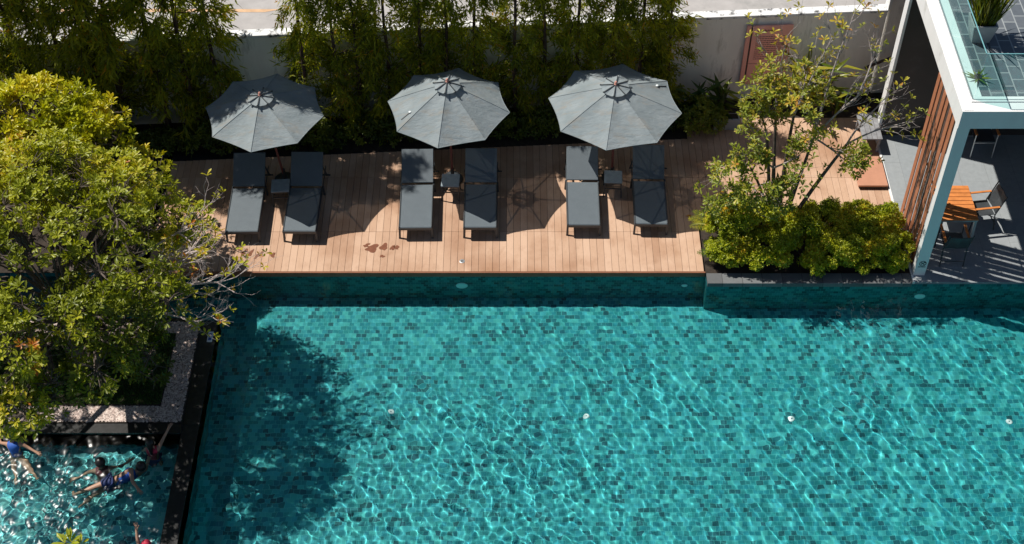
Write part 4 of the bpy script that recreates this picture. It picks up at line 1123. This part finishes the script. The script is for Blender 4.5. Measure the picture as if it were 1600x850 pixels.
t = empty('depth_marker', (-5.85, 17.95, -.098), 'small pale blue marker plate on the dark ledge at the pool corner', 'marker')
b = MB(); b.box(-.05, .05, -.13, .13, .001, .015, bev=.003); b.build('plate', M['white_plastic'], t)
b = MB(); b.box(-.03, .03, -.09, -.02, .0155, .017); b.box(-.03, .03, .02, .08, .0155, .017); b.build('print', M['sw_blue'], t)

# ------------------------------------------------------------------ swimmers
def skinmesh(name, verts, edges, radii, mat, parent=None, root=0, sub=2):
    me = bpy.data.meshes.new(name); me.from_pydata(verts, edges, []); o = link(name, me, parent, mat)
    sk_ = o.modifiers.new('skin', 'SKIN'); sk_.use_smooth_shade = True
    for i, v in enumerate(me.skin_vertices[0].data):
        r = radii[i]; v.radius = (r, r) if isinstance(r, (int, float)) else r; v.use_root = (i == root)
    sb = o.modifiers.new('sub', 'SUBSURF'); sb.levels = sub; sb.render_levels = sub
    dg = bpy.context.evaluated_depsgraph_get(); dg.update()
    m2 = bpy.data.meshes.new_from_object(o.evaluated_get(dg)); o.modifiers.clear(); o.data = m2
    if not m2.materials: m2.materials.append(mat)
    m2.shade_smooth(); caust(o); return o
def swimmer(loc, rz, label, s, chest_dir, arms, legs, head_off, cloth, shorts=None, hairlen=.0, cap=None):
    """s: body scale; joints given in metres for an adult of 1.7 m"""
    t = empty('person', loc, label, 'person', None, rz); t.scale = (s, s, s)
    Pv = np.array([0, 0, 0.]); cd = np.array(chest_dir, float); cd /= np.linalg.norm(cd)
    side = np.cross(cd, np.array([0, 1, 0.01])) if abs(cd[1]) < .9 else np.array([1, 0, 0.]); side = side / np.linalg.norm(side)
    if side[0] < 0: side = -side
    wa = Pv + cd * .16; ch = Pv + cd * .36; nk = Pv + cd * .50; hd = nk + np.array(head_off)
    V = [Pv, wa, ch, nk, nk + (hd - nk) * .5, hd]; E = [(0, 1), (1, 2), (2, 3), (3, 4), (4, 5)]; Rr = [.135, .115, .145, .062, .055, .085]
    hands = []
    for sg, a in zip((-1, 1), arms):
        sh = ch + cd * .09 + side * sg * .155; i0 = len(V); V.append(sh); Rr.append(.055); E.append((2, i0))
        el, wr = sh + np.array(a[0]), sh + np.array(a[0]) + np.array(a[1]); V.append(el); Rr.append(.042); E.append((i0, i0 + 1)); V.append(wr); Rr.append(.028); E.append((i0 + 1, i0 + 2))
        d = (wr - el) / np.linalg.norm(wr - el); sd = np.cross(d, [0, 0, 1.]); sd = sd / max(1e-6, np.linalg.norm(sd)); V.append(wr + d * .07); Rr.append((.040, .018)); E.append((i0 + 2, i0 + 3)); pi_ = i0 + 3
        for q, (off, ln) in enumerate([(-.030, .055), (-.010, .070), (.010, .075), (.030, .065)]):
            j = len(V); V.append(wr + d * .095 + sd * off); Rr.append(.010); E.append((pi_, j)); V.append(wr + d * (.095 + ln) + sd * off * 1.2 + np.array([0, 0, -.012])); Rr.append(.008); E.append((j, j + 1))
        j = len(V); V.append(wr + d * .05 + sd * -.045 * sg); Rr.append(.011); E.append((i0 + 2, j)); V.append(wr + d * .09 + sd * -.065 * sg); Rr.append(.009); E.append((j, j + 1))
    for sg, l in zip((-1, 1), legs):
        hp = Pv - cd * .05 + side * sg * .09; i0 = len(V); V.append(hp); Rr.append(.088); E.append((0, i0))
        kn = hp + np.array(l[0]); an = kn + np.array(l[1]); V += [kn, an]; Rr += [.058, .036]; E += [(i0, i0 + 1), (i0 + 1, i0 + 2)]
        d = np.array(l[1]) / np.linalg.norm(l[1]); V.append(an + d * .05 + np.array([0, -.0, 0]) + cd * 0 + np.array([.0, .12, -.02])); Rr.append((.035, .022)); E.append((i0 + 2, i0 + 3))
    skinmesh('body', [tuple(x) for x in V], E, Rr, M['skin'], t)
    # hair
    b = MB(); hc = hd + np.array([0, 0, .02]); b.ball(tuple(hc), .112, 14, 1.08)
    if hairlen: 
        b.tube([tuple(hc + np.array([0, -.03, 0])), tuple(hc * .6 + nk * .4 + np.array([0, -.09, 0])), tuple(nk - cd * hairlen + np.array([0, -.13, 0]))], [.09, .075, .03], 10)
    caust(b.build('hair' if not cap else 'swim_cap', M['hair'] if not cap else cap, t, True))
    # face
    fd = np.array([0, 1, 0.]); b = MB()
    for sg in (-1, 1): b.ball(tuple(hd + fd * .078 + np.array([sg * .032, 0, -.02])), .012, 6)
    b.build('eyes', M['ink'], t)
    # top
    skinmesh('swim_top', [tuple(Pv), tuple(wa), tuple(ch), tuple(ch + cd * .08), tuple(ch + cd * .09 + side * .13), tuple(ch + cd * .09 - side * .13)], [(0, 1), (1, 2), (2, 3), (3, 4), (3, 5)], [.145, .128, .158, .12, .07, .07], cloth, t)
    if shorts:
        h1 = Pv - cd * .05 + side * .09; h2 = Pv - cd * .05 - side * .09
        skinmesh('shorts', [tuple(Pv), tuple(h1), tuple(h2), tuple(h1 + np.array(legs[1][0]) * .5), tuple(h2 + np.array(legs[0][0]) * .5)], [(0, 1), (0, 2), (1, 3), (2, 4)], [.15, .105, .105, .085, .085], shorts, t)
    return t
# A: seen from behind, shoulders above the water
swimmer((-7.36, 14.85, -.60), R(10), 'dark haired person seen from behind with bare shoulders in the small pool', .85, (0, .15, 1), [((-.22, .0, -.12), (-.20, -.05, -.05)), ((.22, .05, -.10), (.15, .12, -.02))], [((-.05, .12, -.30), (-.03, -.3, -.1)), ((.08, .15, -.28), (.03, -.3, -.1))], (0, .03, .17), M['sw_dark'])
# B: floating flat, blue shirt
swimmer((-7.12, 14.62, -.20), R(0), 'person in a dark blue shirt floating flat in the small pool', .85, (.75, .35, .12), [((.06, -.24, -.10), (.14, -.16, -.02)), ((.16, .20, -.04), (.05, .22, .04))], [((-.36, -.16, -.02), (-.34, -.14, -.06)), ((-.34, -.24, -.04), (-.26, -.28, -.10))], (.12, .08, .10), M['sw_blue'], M['sw_navy'])
# C: child reaching for the ledge
swimmer((-6.52, 15.26, -.42), R(0), 'child in a pink top reaching one arm up to the dark ledge', .72, (.0, .12, 1), [((-.12, .05, -.22), (-.05, .1, -.16)), ((.12, .20, .16), (.12, .22, .12))], [((-.02, .1, -.3), (0, -.2, -.1)), ((.05, .12, -.3), (0, -.2, -.1))], (-.02, .0, .17), M['sw_red'], M['sw_navy'], .12)
# D: blue top, partly under leaves
swimmer((-8.98, 15.22, -.30), R(0), 'child in a bright blue top half hidden by leaves at the left edge', .75, (-.1, .3, .9), [((-.2, .1, -.1), (-.1, .2, .02)), ((.2, -.05, -.12), (.2, -.1, -.05))], [((.1, -.36, -.06), (.1, -.34, -.1)), ((.26, -.3, -.02), (.22, -.3, -.06))], (0, .06, .16), M['sw_blue'])
# E: bottom edge, red cap
swimmer((-6.22, 13.10, -.45), R(0), 'swimmer with a red cap and raised arm at the bottom edge beside the dark divider', .8, (0, .1, 1), [((-.05, .14, .2), (-.02, .16, .2)), ((.2, .05, -.12), (.1, .2, .0))], [((-.05, .12, -.25), (0, -.3, -.05)), ((.06, .12, -.25), (0, -.3, -.05))], (0, .02, .17), M['sw_dark'], None, 0, M['sw_red'])
